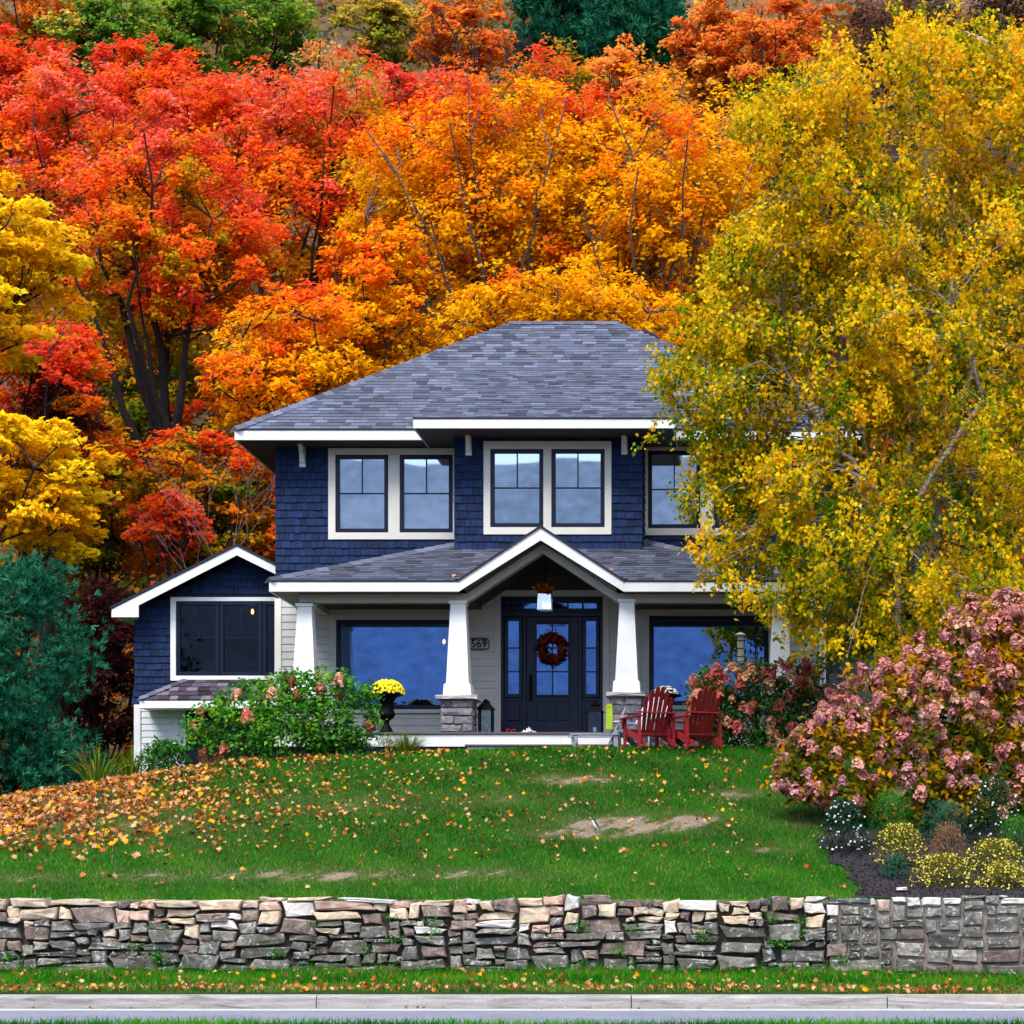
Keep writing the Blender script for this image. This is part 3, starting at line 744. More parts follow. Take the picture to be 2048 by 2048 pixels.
# ceilings
cz = bz0+.10
hb(MB().box(X(600,DC),bxl+.02,DC+.1,DW,cz,cz+.03), 'porch_ceiling', M['ceiling'])
hb(MB().box(bxr-.02,X(1572,DC),DC+.1,DW,cz,cz+.03), 'porch_ceiling', M['ceiling'])
hb(MB().prism([(bxl,DF,bz1),(bcx,DF,pkb-.01),(bcx,DF,pkb+.02),(bxl,DF,bz1+.03)], (0,2.05,0)).prism([(bcx,DF,pkb-.01),(bxr,DF,bz1),(bxr,DF,bz1+.03),(bcx,DF,pkb+.02)], (0,2.05,0)), 'vaulted_ceiling', M['ceiling'])
FZ = Z(1467,DC)     # porch floor
def column(pc, ptop, pb_base, cap, top, bot, base, stone, pier, shim):
    r_ = hroot('porch_column'); x = X(pc,DC)
    def hw(w): return w/2*DC/4250
    zt = Z(ptop,DC); zb = Z(pb_base,DC); zs = Z(pb_base-22,DC); ct = Z(pb_base+9,DC)
    def ring(h, z): return [(x-h,DC-h,z),(x+h,DC-h,z),(x+h,DC+h,z),(x-h,DC+h,z)]
    def frust(h0,z0,h1,z1): return MB().add(ring(h0,z0)+ring(h1,z1), [(3,2,1,0),(4,5,6,7),(0,1,5,4),(1,2,6,5),(2,3,7,6),(3,0,4,7)])
    hb(frust(hw(bot), zs+.02, hw(top), zt-.055), 'shaft', M['white'], r_)
    hb(frust(hw(cap)-.01, zt-.055, hw(cap), zt-.002), 'capital', M['white'], r_)
    m_ = frust(hw(base), zb, hw(base)-.012, zs); m_.add(ring(hw(base)-.012,zs)+ring(hw(bot),zs+.02), [(0,1,5,4),(1,2,6,5),(2,3,7,6),(3,0,4,7)])
    hb(m_, 'plinth', M['white'], r_)
    hc = hw(stone); hp = hw(pier)
    me = stone_mesh('cap_stone', hc*2, zb-ct-.002, hc*2, rh, M['pier_cap'], .25); o = link('cap_stone', me, r_); o.matrix_parent_inverse = HI; o.location = (x,DC,(zb+ct)/2)
    hb(MB().box(x-hp+.03,x+hp-.03,DC-hp+.03,DC+hp-.03,FZ,ct), 'pier_core', M['mortar'], r_)
    z = FZ
    rows_ = 4; h = (ct-FZ)/rows_
    for k in range(rows_):
        cut = rh.uniform(.3,.7); 
        for a,b in ((0,cut),(cut,1)) if k % 2 or rh.random()<.5 else ((0,1),):
            w = (b-a)*hp*2; me = stone_mesh('ledge_stone', w-.006, h-.006, .10, rh, M['pier_stone'], .35)
            o = link('ledge_stone', me, r_); o.matrix_parent_inverse = HI; o.location = (x-hp+(a+b)/2*hp*2, DC-hp+.045, FZ+(k+.5)*h)
        for sx in (-1,1):
            me = stone_mesh('ledge_stone', hp*2-.06, h-.006, .10, rh, M['pier_stone'], .35)
            o = link('ledge_stone', me, r_); o.matrix_parent_inverse = HI; o.location = (x+sx*(hp-.045), DC+.02, FZ+(k+.5)*h); o.rotation_euler = (0,0,sx*math.pi/2)
for a in ((612,1208.5,1396,36,28,45,56,82,62,0),(918,1203,1393,37,30,45,56,84,64,0),(1254.5,1200,1387,36,29,45,55,80,64,0),(1560,1199,1386,36,28,45,55,80,62,0)): column(*a)

# --- lower wall under the porch
LX0, LX1 = X(551,DW), X(1650,DW)
wl_, wr_ = rect(673,912,1240,1419,DW), rect(1298.5,1537,1232,1411,DW)
cl_, cr_ = rect(661,924,1226,1423,DW), rect(1286,1549,1219,1416,DW)
dr_ = rect(1002,1206,1193,1467,DW); dc_ = rect(989,1219,1181,1467,DW)
LZ0, LZ1 = ZC+2.3, ZC+5.17
lw = hroot('porch_wall')
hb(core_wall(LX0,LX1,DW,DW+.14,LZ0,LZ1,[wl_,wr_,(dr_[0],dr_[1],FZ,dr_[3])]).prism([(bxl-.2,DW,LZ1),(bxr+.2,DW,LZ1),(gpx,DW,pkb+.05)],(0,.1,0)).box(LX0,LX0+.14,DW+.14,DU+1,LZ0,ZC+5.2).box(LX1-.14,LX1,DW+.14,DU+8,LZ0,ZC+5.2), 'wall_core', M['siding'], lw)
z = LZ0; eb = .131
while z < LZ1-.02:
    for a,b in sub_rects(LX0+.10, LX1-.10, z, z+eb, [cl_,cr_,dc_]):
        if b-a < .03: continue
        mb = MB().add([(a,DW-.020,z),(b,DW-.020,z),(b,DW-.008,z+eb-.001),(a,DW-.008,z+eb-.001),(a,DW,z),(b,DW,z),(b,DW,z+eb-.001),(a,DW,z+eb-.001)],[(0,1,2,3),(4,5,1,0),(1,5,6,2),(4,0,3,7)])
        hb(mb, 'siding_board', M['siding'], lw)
    z += eb
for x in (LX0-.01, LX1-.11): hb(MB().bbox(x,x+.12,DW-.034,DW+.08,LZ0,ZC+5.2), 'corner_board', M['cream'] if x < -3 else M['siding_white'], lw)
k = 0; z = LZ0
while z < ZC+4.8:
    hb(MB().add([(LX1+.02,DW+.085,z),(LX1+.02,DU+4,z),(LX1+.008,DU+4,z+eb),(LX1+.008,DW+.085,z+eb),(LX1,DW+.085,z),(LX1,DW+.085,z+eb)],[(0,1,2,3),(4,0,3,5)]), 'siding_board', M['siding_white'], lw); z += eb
for r, cs in ((wl_,cl_),(wr_,cr_)):
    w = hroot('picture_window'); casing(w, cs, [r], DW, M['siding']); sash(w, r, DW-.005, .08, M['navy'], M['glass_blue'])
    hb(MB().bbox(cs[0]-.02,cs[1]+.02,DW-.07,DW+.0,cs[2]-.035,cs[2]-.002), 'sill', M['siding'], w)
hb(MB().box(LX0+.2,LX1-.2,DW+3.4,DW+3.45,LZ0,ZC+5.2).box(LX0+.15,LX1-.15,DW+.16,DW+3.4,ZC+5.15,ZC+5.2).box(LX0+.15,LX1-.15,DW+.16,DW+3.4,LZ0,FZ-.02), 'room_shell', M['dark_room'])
hb(MB().prism([(bxl-.3,DW-.045,Z(1180,DW)),(bxr+.3,DW-.045,Z(1180,DW)),(bxr+.3,DW-.045,Z(1165,DW)),(gpx,DW-.045,pkb+.03),(bxl-.3,DW-.045,Z(1165,DW))],(0,.04,0)), 'gable_panel', M['ceiling'])
# entrance: door, sidelights, transom
en = hroot('entrance_frame')
casing(en, dc_, [(dr_[0],dr_[1],FZ,dr_[3])], DW, M['siding'])
yd = DW-.005
zt = Z(1229,DW)
mb = MB().bbox(dr_[0],dr_[1],yd-.03,yd+.08,dr_[3]-.06,dr_[3]).bbox(dr_[0],dr_[1],yd-.03,yd+.08,zt-.04,zt+.05)
for a,b in ((1002,1008),(1046,1053),(1157,1164),(1200,1206)): mb.bbox(X(a,DW),X(b,DW),yd-.028,yd+.08,FZ,zt-.04)
for a in (1002,1200): mb.bbox(X(a,DW),X(a+6,DW),yd-.028,yd+.08,zt+.05,dr_[3]-.06)
hb(mb, 'jamb', M['navy'], en)
tr = hroot('transom_window')
sash(tr, (X(1008,DW),X(1200,DW),zt+.05,dr_[3]-.06), yd, .055, M['navy'], M['glass_blue'], [X(1046,DW)+(k)*(X(1198,DW)-X(1015,DW))/6.0*.98 for k in range(5)], None, None, False, .03)
for p0,p1 in ((1008,1046),(1164,1200)):
    sl = hroot('sidelight'); x0,x1 = X(p0,DW),X(p1,DW); zg = Z(1395,DW)
    sash(sl, (x0+.01,x1-.01,zg,zt-.05), yd, .062, M['navy'], M['glass_blue'], (), [Z(1296,DW),Z(1343.5,DW)])
    hb(MB().box(x0,x1,yd+.01,yd+.05,FZ,zg-.001), 'lower_panel', M['navy'], sl)
    hb(MB().bbox(x0+.05,x1-.05,yd-.012,yd+.008,Z(1441,DW),Z(1403,DW),.02), 'raised_panel', M['navy'], sl)
door = hroot('front_door'); x0,x1 = X(1054,DW),X(1156.5,DW)
zg0, zg1 = Z(1393,DW), Z(1245,DW)
mb = core_wall(x0,x1,yd,yd+.05,FZ+.01,zt-.045,[(X(1070,DW),X(1140,DW),zg0,zg1)])
hb(mb, 'door_leaf', M['navy'], door)
sash(door, (X(1070,DW),X(1140,DW),zg0,zg1), yd-.006, .03, M['navy'], M['glass_blue'], (X(1105,DW),), [Z(1296,DW),Z(1343.5,DW)])
for a,b in ((1073,1099),(1113,1139)): hb(MB().bbox(X(a,DW),X(b,DW),yd-.016,yd-.001,Z(1441,DW),Z(1403,DW),.03), 'raised_panel', M['navy'], door)
xh = X(1061.5,DW); hb(MB().bbox(xh-.03,xh+.03,yd-.014,yd-.001,Z(1402,DW),Z(1349,DW)).tube([(xh,yd-.01,Z(1352,DW)),(xh,yd-.06,Z(1358,DW)),(xh,yd-.065,Z(1380,DW)),(xh,yd-.01,Z(1396,DW))],.012,6), 'door_handle', M['metal'], door)
# porch floor, skirt and step
PX0, PX1 = X(556,DC)-.1, X(1600,DC)
hb(MB().bbox(PX0,PX1,DF+.08,DW,FZ-.035,FZ-.001), 'porch_floor', M['floor'])
hb(MB().bbox(PX0+.01,PX1-.01,DF+.11,DF+.15,Z(1493.5,35.7),FZ-.036), 'porch_skirt_board', M['white'])
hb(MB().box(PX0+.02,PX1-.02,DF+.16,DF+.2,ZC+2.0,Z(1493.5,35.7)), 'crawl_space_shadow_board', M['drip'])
sx0, sx1 = X(933,34.9), X(1260,34.9)
hb(MB().bbox(sx0,sx1,34.95,35.0,ZC+2.0,Z(1492.5,34.9)).box(sx0,sx0+.05,35.0,DF+.1,ZC+2.0,Z(1492.5,34.9)).box(sx1-.05,sx1,35.0,DF+.1,ZC+2.0,Z(1492.5,34.9)), 'step_riser', M['white'])
hb(MB().bbox(sx0-.03,sx1+.03,34.9,DF+.1,Z(1492.5,34.9)+.001,Z(1488.5,34.9)), 'step_tread', M['floor'])

# --- wing on the left
WX0 = X(271,DG); WX1 = LX0-.02; rgx = X(474.5,DGF)
wrect = rect(353,590,1203,1352,DG); wcs = rect(342,598,1195,1362,DG)
RZ = Z(1093,DGF); EZ_ = Z(1219,DGF); wx_e = X(224,DGF); wsl = (RZ-EZ_)/(rgx-wx_e)
def wing_top(x): return RZ-.17 - abs(x-rgx)*wsl
wgw = hroot('wing_wall')
_wz = wrect[3]; hb(core_wall(WX0,WX1,DG,DG+.14,ZC+1.6,_wz,[wrect]).prism([(rgx-(wing_top(rgx)-_wz)/wsl,DG,_wz),(WX1,DG,_wz),(WX1,DG,wing_top(WX1)),(rgx,DG,wing_top(rgx))],(0,.14,0)).box(WX0,WX0+.14,DG+.14,DG+6,ZC+1.6,Z(1215,DG)), 'wall_core', M['navy_core'], wgw)
e = .128; rows = []; z = Z(1408,DG)
while z < wing_top(rgx)-.05:
    hx = (wing_top(rgx)-(z+e*.5))/wsl
    fl = .05*max(0,1-(z-Z(1408,DG))/.35)
    a = max(WX0-.015-fl, rgx-hx); b = min(WX1, rgx+hx)
    rows.append((z, sub_rects(a, b, z, z+e, [wcs]))); z += e
tabsW.lay(rows, e, (.08,.16), lambda u,v,h: Vector((u, DG-h, v)), navy, rh)
w = hroot('wing_window'); casing(w, wcs, [wrect], DG, M['white'], proud=.05)
x0,x1,z0,z1 = wrect
s1, s2 = X(440,DG), X(525.5,DG)
for a,b,pv in ((x0,s1,398),(s1,s2,482),(s2,x1,557)):
    sash(w, (a+.004,b-.004,z0,z1), DG-.02, .075, M['navy'], M['glass_dark'], (X(pv,DG),), Z(1275,DG), True, False, .018)
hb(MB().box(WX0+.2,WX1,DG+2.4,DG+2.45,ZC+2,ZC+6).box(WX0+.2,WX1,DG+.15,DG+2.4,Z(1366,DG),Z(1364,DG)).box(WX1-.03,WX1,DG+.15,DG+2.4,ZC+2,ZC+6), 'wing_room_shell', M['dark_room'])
# wing roof
for s_ in (-1,1):
    xe = wx_e if s_ < 0 else X(553,DGF)
    zb_ = RZ-abs(xe-rgx)*wsl
    q = [(xe,DGF-.03,zb_-.155),(rgx,DGF-.03,RZ-.165),(rgx,DGF-.03,RZ),(xe,DGF-.03,zb_)]
    if s_ < 0: q = [(xe,DGF-.03,Z(1234.5,DGF)),(X(278,DGF),DGF-.03,Z(1234.5,DGF)),(X(278,DGF),DGF-.03,Z(1211,DGF)),(rgx,DGF-.03,RZ-.165),(rgx,DGF-.03,RZ),(xe,DGF-.03,zb_)]
    else: q = [q[1],q[0],q[3],q[2]]
    hb(MB().prism(q,(0,.035,0)), 'wing_rake_board', M['white'])
    q = [(xe-.02*(s_<0),DGF-.05,zb_+.004),(rgx,DGF-.05,RZ+.004),(rgx,DGF-.05,RZ+.05),(xe-.02*(s_<0),DGF-.05,zb_+.05)]
    if s_ > 0: q = [q[1],q[0],q[3],q[2]]
    hb(MB().prism(q,(0,6.5,0)), 'wing_roof_slope', M['drip'])
hb(MB().box(wx_e+.01,WX0+.05,DGF+.01,DGF+6,Z(1234,DGF)+.004,Z(1234,DGF)+.02).prism([(wx_e,DGF+.006,Z(1234,DGF)+.02),(wx_e+.02,DGF+.006,Z(1234,DGF)+.02),(wx_e+.02,DGF+.006,EZ_),(wx_e,DGF+.006,EZ_)],(0,6,0)), 'wing_soffit', M['cream'])
# skirt roof below the wing window
kx0, kz0, kz1 = X(281,39.05), Z(1401,39.05), Z(1362,DG); ktx = X(371,DG)
hb(MB().add([(kx0,39.05,kz0),(WX1,39.05,kz0),(WX1,DG-.03,kz1),(ktx,DG-.03,kz1),(kx0,DG-.03,kz0),(WX1,DG-.03,kz0)],[(0,1,2,3),(0,3,4),(4,5,1,0),(1,5,2)]), 'skirt_roof_deck', M['drip'])
Vk = Vector((0,DG-.03-39.05,kz1-kz0)); lk = Vk.length; Vkn = Vk.normalized(); Nk = Vector((1,0,0)).cross(Vkn); Ok = Vector((0,39.02,kz0+.004))
def plum(rng):
    k = rng.choice([.3,.4,.55,.8,1.2,2.4])*rng.uniform(.85,1.15); return (.078*k,.064*k,.088*k)
ek = lk/4.6; rows = [(k*ek, [(kx0+(ktx-kx0)*k*ek/lk, WX1)]) for k in range(5)]
tabsR.lay(rows, ek, (.11,.24), lambda u,v,h: Ok+Vector((u,0,0))+Vkn*v+Nk*h, plum, rh, .016, .003, .006, .004)
caps((kx0-.02,39.03,kz0+.03),(ktx,DG-.03,kz1+.02),6,.09)
hb(MB().bbox(kx0-.01,WX1,39.02,39.05,Z(1417,39.05),Z(1402,39.05)).box(kx0-.01,kx0+.02,39.05,DG-.04,Z(1417,39.05),Z(1402,39.05)), 'skirt_fascia', M['white'])
hb(MB().box(kx0+.02,WX1,39.052,DG-.05,Z(1417,39.05)+.002,Z(1417,39.05)+.015), 'skirt_soffit', M['cream'])
wb = hroot('wing_base_wall'); z = ZC+1.7; zt_ = Z(1409,DG)
while z < zt_:
    hb(MB().add([(WX0+.11,DG-.018,z),(X(345,DG),DG-.018,z),(X(345,DG),DG-.006,min(z+.118,zt_)),(WX0+.11,DG-.006,min(z+.118,zt_)),(WX0+.11,DG,z),(X(345,DG),DG,z)],[(0,1,2,3),(4,5,1,0)]), 'siding_board', M['siding_white'], wb); z += .12
hb(MB().bbox(WX0-.02,WX0+.105,DG-.04,DG+.1,ZC+1.6,zt_-.004), 'corner_board', M['siding_white'], wb)
hb(MB().bbox(X(345,DG),X(358,DG),DG-.04,DG-.001,ZC+1.6,zt_-.004), 'corner_board', M['siding_white'], wb)
hb(MB().box(X(358,DG),X(372,DG),DG-.015,DG-.001,ZC+1.6,zt_-.004), 'basement_wall_return', M['siding_white'], wb)
hb(MB().box(X(372,DG),WX1,DG-.012,DG-.001,ZC+1.6,zt_-.004), 'basement_door', M['navy'], wb)
sw = hroot('shingled_walls'); tabsW.emit('wall_shingle', 'wall_shingles', M['wall_shingle'], sw, 300, rh)
sr = hroot('shingled_roofs'); tabsR.emit('roof_shingle', 'roof_shingles', M['shingle'], sr, 300, rh)
me = np_mesh('ridge_caps', np.array(capco), 4, M['shingle'], np.array(capcol)); o = link('ridge_caps', me, sr); o.matrix_parent_inverse = Matrix.Translation(-house.location); o['kind'] = 'stuff'
print('house', len(tabsW.t), len(tabsR.t))
# ------------------------------------------------------------------ trees
def L(*cs): return [lin(c) for c in cs]
PAL = {
 'red': L((166,142,14),(232,152,12),(252,126,16),(250,92,24),(242,64,44),(250,128,100)),
 'redmix': L((124,120,20),(202,142,16),(240,122,12),(242,88,18),(236,60,34),(244,98,74)),
 'orange': L((226,160,4),(255,190,8),(255,178,6),(255,152,6),(252,116,14),(248,88,44)),
 'gold': L((206,146,10),(240,172,8),(255,192,12),(255,202,30),(250,166,10)),
 'birch': L((72,110,14),(128,146,14),(196,168,10),(236,184,8),(248,198,34),(220,138,10)),
 'green': L((58,100,34),(86,132,38),(128,164,48),(172,184,56),(222,180,80)),
 'olive': L((84,108,28),(140,148,34),(186,168,48),(212,176,70),(222,136,66)),
 'rust': L((170,124,34),(220,136,34),(234,116,42),(242,138,60),(246,172,64)),
 'dull': L((58,66,34),(84,70,48),(104,64,52),(128,84,66),(96,92,70)),
 'plum': L((44,20,26),(66,26,34),(88,36,44),(112,56,60),(140,96,40)),
 'under': L((64,96,16),(104,118,18),(170,138,16),(222,144,14),(238,116,16),(228,76,26)),
 'mustard': L((108,96,16),(160,124,10),(206,150,8),(232,160,10),(226,116,10)),
 'teal': L((12,66,50),(24,96,70),(42,124,90),(84,156,116)),
}
def crown_points(rng, n, rad, front=.5, shell=.42):
    pts = []
    while len(pts) < n:
        p = rng.normal(size=3); p /= np.linalg.norm(p); r = rng.uniform(0,1)**shell
        p = p*r
        if p[1] > .15 and rng.random() > front: continue
        if len(pts) > 4 and rng.random() < .8:
            if np.min(np.linalg.norm((np.array(pts)-p), axis=1)) < .9/ n**.40: continue
        pts.append(p)
    return np.array(pts)*np.array(rad)
def make_tree(name, label, group, base, H, rad, cz, palette, leaves, leaf, seed, trunk=.22, fork=.3, nclump=70, clump=.16, lean=(0,0), t0=.35, th=.35, bark='bark', limbs=6, droop=.15, sprays=9, w=.62, mat='leaf', tj=.13, flat=.55, tclump=.22, vis_front=.5, dens_shape=None, cat='tree', gain=1.0, twig=.022, lz=0.0, lfront=0.35):
    """base (x,y,z); crown ellipsoid radii rad centred cz*H above the base (+lean)"""
    rng = np.random.default_rng(seed)
    root = thing(name, label, cat, base, 0, group)
    cc = np.array([lean[0], lean[1], cz*H])
    cp = crown_points(rng, nclump, rad, vis_front)
    if dens_shape is not None: cp = dens_shape(cp, rng)
    ct = cp + cc
    # limbs: group the clumps, one limb each
    seeds = ct[rng.choice(len(ct), limbs, replace=False)]
    for _ in range(4):
        lab = np.argmin(((ct[:,None]-seeds[None])**2).sum(-1), axis=1)
        for k in range(limbs):
            if (lab==k).any(): seeds[k] = ct[lab==k].mean(0)
    mb = MB(); fz = fork*H; fk = np.array([lean[0]*.35, lean[1]*.3, fz])
    mb.tube([(0,0,-.6),(lean[0]*.05,0,fz*.15),(lean[0]*.18,lean[1]*.1,fz*.6),tuple(fk)], [trunk*1.35,trunk*1.1,trunk*.95,trunk*.85], 8)
    trunk_o = mb.build('trunk', M[bark], root, True)
    lb = MB(); limbpts = []; limbid = []
    for k in range(limbs):
        e = seeds[k] + (seeds[k]-fk)*.02; d = e-fk; st = fk - np.array([0,0,rng.uniform(0,.12)*H*min(1,fork*2)])
        st[0] *= .9
        mid = st + d*.45 + np.array([d[0]*-.12, d[1]*-.12, np.linalg.norm(d)*.10]) + rng.normal(size=3)*.02*H
        path = [];
        for t in np.linspace(0,1,8):
            p = (1-t)**2*st + 2*t*(1-t)*mid + t*t*e + rng.normal(size=3)*.006*H*(t>0)
            p = p - np.array([0, rad[1]*lfront*t, 0]); path.append(p); limbpts.append(p); limbid.append(t)
        lb.tube([tuple(p) for p in path], [max(.02, trunk*.55*(1-t)**1.15+.012) for t in np.linspace(0,1,8)], 6, False)
    limbpts = np.array(limbpts); limbid = np.array(limbid)
    for c in ct:
        hd = np.linalg.norm((limbpts-c)[:,:2], axis=1); dd = np.linalg.norm(limbpts-c, axis=1) + 2.0*np.maximum(0, limbpts[:,2]-c[2]+.7*hd); i = int(np.argmin(dd)); s = limbpts[i]
        m_ = (s+c)/2 + np.array([0,0,-.06*np.linalg.norm(c-s)]) + rng.normal(size=3)*.05*np.linalg.norm(c-s)
        q1 = s*.7+m_*.3+rng.normal(size=3)*.03; q2 = m_*.4+c*.6+rng.normal(size=3)*.05; lb.tube([tuple(s),tuple(q1),tuple(m_),tuple(q2),tuple(c)], [twig*1.5*(1.2-limbid[i]),twig*1.2,twig*.95,twig*.7,twig*.4], 4, False)
        for q in range(2):
            tip = c + rng.normal(size=3)*np.array(rad)*clump*.8*np.array([1,1,.6]); m2 = (m_+tip)/2 + rng.normal(size=3)*.06
            lb.tube([tuple(m_*.4+c*.6),tuple(m2),tuple(tip)], [twig*.55,twig*.4,twig*.2], 3, False)
    lb.build('limbs', M[bark], root, True)
    # leaves
    per = np.maximum(1,(rng.uniform(.6,1.4,size=len(ct))*leaves/len(ct)).astype(int))
    cid = np.repeat(np.arange(len(ct)), per); n = len(cid)
    rc = np.mean(rad)*clump*rng.uniform(.75,1.35,size=len(ct))
    sp = rng.normal(size=(len(ct), sprays, 3)); sp /= np.maximum(1,np.linalg.norm(sp,axis=2,keepdims=True)/1.3)
    sp = sp*np.array([1,1,flat])*rc[:,None,None]
    sid = rng.integers(0,sprays,size=n)
    g = rng.normal(size=(n,3))*np.array([1,1,flat*.8])*(rc[cid]*.34)[:,None]
    pos = ct[cid] + sp[cid,sid] + g
    rr = np.linalg.norm(g[:,:2],axis=1); pos[:,2] -= droop*rr
    out = unit(pos-cc+np.array([0,0,.15*H])); nrm = out*.4 + np.array([-.15,-.5,.7]) + rng.normal(size=(n,3))*.5
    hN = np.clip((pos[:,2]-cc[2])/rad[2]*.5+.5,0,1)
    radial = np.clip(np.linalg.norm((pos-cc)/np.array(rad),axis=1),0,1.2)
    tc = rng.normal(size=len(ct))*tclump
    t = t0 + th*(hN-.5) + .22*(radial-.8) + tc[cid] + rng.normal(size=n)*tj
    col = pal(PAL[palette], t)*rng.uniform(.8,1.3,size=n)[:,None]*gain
    size = leaf*rng.uniform(.7,1.3,size=n)
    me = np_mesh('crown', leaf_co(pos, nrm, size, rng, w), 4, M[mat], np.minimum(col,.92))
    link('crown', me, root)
    return root
def tb(px, d, y_off=0): # tree base at this picture column and depth, on the terrain
    x = X(px, d); return (x, d, gz(x, d)+y_off)
def T(name, label, group, px, d, ptop, pbot, pw, palette, leaves, leaf, seed, **k):
    """place by the picture: crown spans column px +- pw/2 and rows ptop..pbot at depth d"""
    x, y, z = tb(px if 'bpx' not in k else k.pop('bpx'), d)
    cx = X(px, d); zt, zb = Z(ptop, d), Z(pbot, d)
    H = max(zt - z, 2.0); rz = (zt-zb)/2; rx = pw/2*d/4250
    ry = k.pop('ry', min(rx, 3.2))
    return make_tree(name, label, group, (x,y,z), H, (rx*.86, ry, rz*.86), ((zt+zb)/2-z)/H, palette, leaves, leaf, seed, lean=(cx-x, 0), **k)
GB = 'maples behind the house'
T('maple_tree', 'large orange maple rising directly behind the house roof with fanned grey stems', GB, 1010, 55, 70, 760, 720, 'orange', 50000, .145, 11, trunk=.22, fork=.34, nclump=190, clump=.12, limbs=14, bark='bark_grey', t0=.36, th=.85, flat=.8, lfront=.75)
T('maple_tree', 'golden orange maple behind the right half of the roof, beside the birch', GB, 1310, 54, 95, 830, 500, 'orange', 36000, .145, 12, trunk=.2, fork=.36, nclump=150, clump=.13, limbs=11, bark='bark_grey', t0=.24, th=.6, flat=.8, lfront=.7)
T('maple_tree', 'scarlet-topped maple with orange skirts left of the central orange maple', GB, 640, 60, 85, 660, 490, 'red', 29000, .155, 13, trunk=.26, fork=.35, nclump=130, clump=.13, flat=.75, limbs=8, t0=.42, th=.6, bpx=540, tclump=.28)
T('maple_tree', 'big red maple with black forked trunk left of the house', GB, 340, 55, 250, 745, 540, 'red', 29000, .145, 14, trunk=.30, fork=.40, nclump=130, clump=.13, flat=.7, limbs=8, lfront=.6, t0=.38, th=.6, bpx=356, tclump=.28)
T('maple_tree', 'orange maple lobe hanging over the left slope of the roof', GB, 600, 50, 560, 980, 420, 'orange', 25000, .135, 15, trunk=.2, fork=.4, nclump=130, clump=.14, flat=.75, limbs=8, t0=.48, th=.5, ry=2.2, tclump=.28)
T('maple_tree', 'pinkish red maple crown behind the black-trunked maple', GB, 190, 66, 95, 640, 440, 'red', 26000, .165, 16, trunk=.24, fork=.4, nclump=120, clump=.13, flat=.75, limbs=8, t0=.55, th=.45, tclump=.3)
T('maple_tree', 'red and orange maple at the far upper left corner', GB, 50, 74, 20, 420, 300, 'redmix', 14000, .19, 17, trunk=.2, fork=.4, nclump=55, clump=.18, limbs=6, t0=.62, th=.2)
T('maple_tree', 'orange-green maple understorey filling the slope beside the wing roof', GB, 420, 47, 830, 1210, 380, 'under', 20000, .13, 18, trunk=.1, fork=.3, nclump=75, clump=.17, limbs=7, t0=.58, th=.3, ry=2)
T('maple_tree', 'olive and orange young maple low behind the wing at left', GB, 190, 48, 800, 1260, 330, 'under', 17000, .13, 19, trunk=.1, fork=.3, nclump=70, clump=.17, limbs=7, t0=.45, th=.35, ry=2)
T('maple_tree', 'crimson-tipped sapling glowing beside the wing gable', GB, 345, 45, 960, 1130, 190, 'red', 6000, .11, 20, trunk=.05, fork=.35, nclump=35, clump=.2, limbs=5, t0=.66, th=.2, ry=1.0)
T('maple_tree', 'shaded yellow-green maple between the black trunks', GB, 280, 62, 520, 1050, 420, 'under', 17000, .17, 21, trunk=.16, fork=.4, nclump=70, clump=.17, limbs=7, t0=.36, th=.3)
T('maple_tree', 'golden maple close behind the roof ridge, low crown', GB, 1130, 49, 520, 800, 560, 'orange', 22000, .13, 22, trunk=.12, fork=.4, nclump=110, clump=.14, limbs=9, bark='bark_grey', t0=.14, th=.3, ry=2, flat=.75)
T('maple_tree', 'orange-red maple crown above and behind the central maple', GB, 830, 63, 110, 460, 300, 'redmix', 14000, .16, 23, trunk=.16, fork=.4, nclump=55, clump=.18, limbs=6, t0=.72, th=.35)
T('maple_tree', 'scarlet and pink maple high behind the black-trunked maple', GB, 430, 70, 100, 480, 420, 'red', 20000, .18, 24, trunk=.2, fork=.4, nclump=75, clump=.17, limbs=7, t0=.72, th=.25)
T('maple_tree', 'orange maple filling the gap between the lobe and the central maple', GB, 760, 52, 430, 860, 330, 'orange', 19000, .14, 25, trunk=.12, fork=.35, nclump=100, clump=.14, limbs=7, t0=.46, th=.5, ry=2, flat=.75)
T('maple_tree', 'deep yellow-green maple low behind the left roof slope', GB, 660, 56, 620, 1000, 330, 'under', 14000, .16, 26, trunk=.12, fork=.35, nclump=60, clump=.18, limbs=7, t0=.42, th=.3)
T('maple_tree', 'small tawny maple peeking above the central orange maple', GB, 1250, 62, 70, 380, 190, 'rust', 9000, .16, 27, trunk=.12, fork=.35, nclump=50, clump=.18, limbs=6, t0=.8, th=.2)
T('maple_tree', 'olive and pink tree between the red corner and the green tree', GB, 300, 76, 60, 330, 260, 'redmix', 11000, .19, 28, trunk=.14, fork=.35, nclump=55, clump=.18, limbs=6, t0=.7, th=.3)
# left edge: yellow maple reaching in
T('yellow_maple', 'bright yellow maple reaching in from the left edge, nearest of the maples', None, -50, 41, 330, 800, 460, 'gold', 17000, .15, 31, gain=1.1, trunk=.2, fork=.4, nclump=70, clump=.17, limbs=8, t0=.6, th=.2, bpx=-190, flat=.42, ry=2.2)
T('yellow_maple', 'yellow maple with drooping golden sprays low at the left edge', None, 20, 40, 780, 1180, 440, 'gold', 15000, .14, 32, gain=1.1, trunk=.16, fork=.35, nclump=60, clump=.17, limbs=7, t0=.5, th=.4, bpx=-160, flat=.42, ry=1.8)
T('orange_maple', 'orange maple behind the yellow maple at the left edge', None, 90, 46, 560, 1130, 300, 'redmix', 15000, .14, 33, trunk=.16, fork=.35, nclump=60, clump=.17, limbs=7, t0=.45, th=.3, ry=1.8)
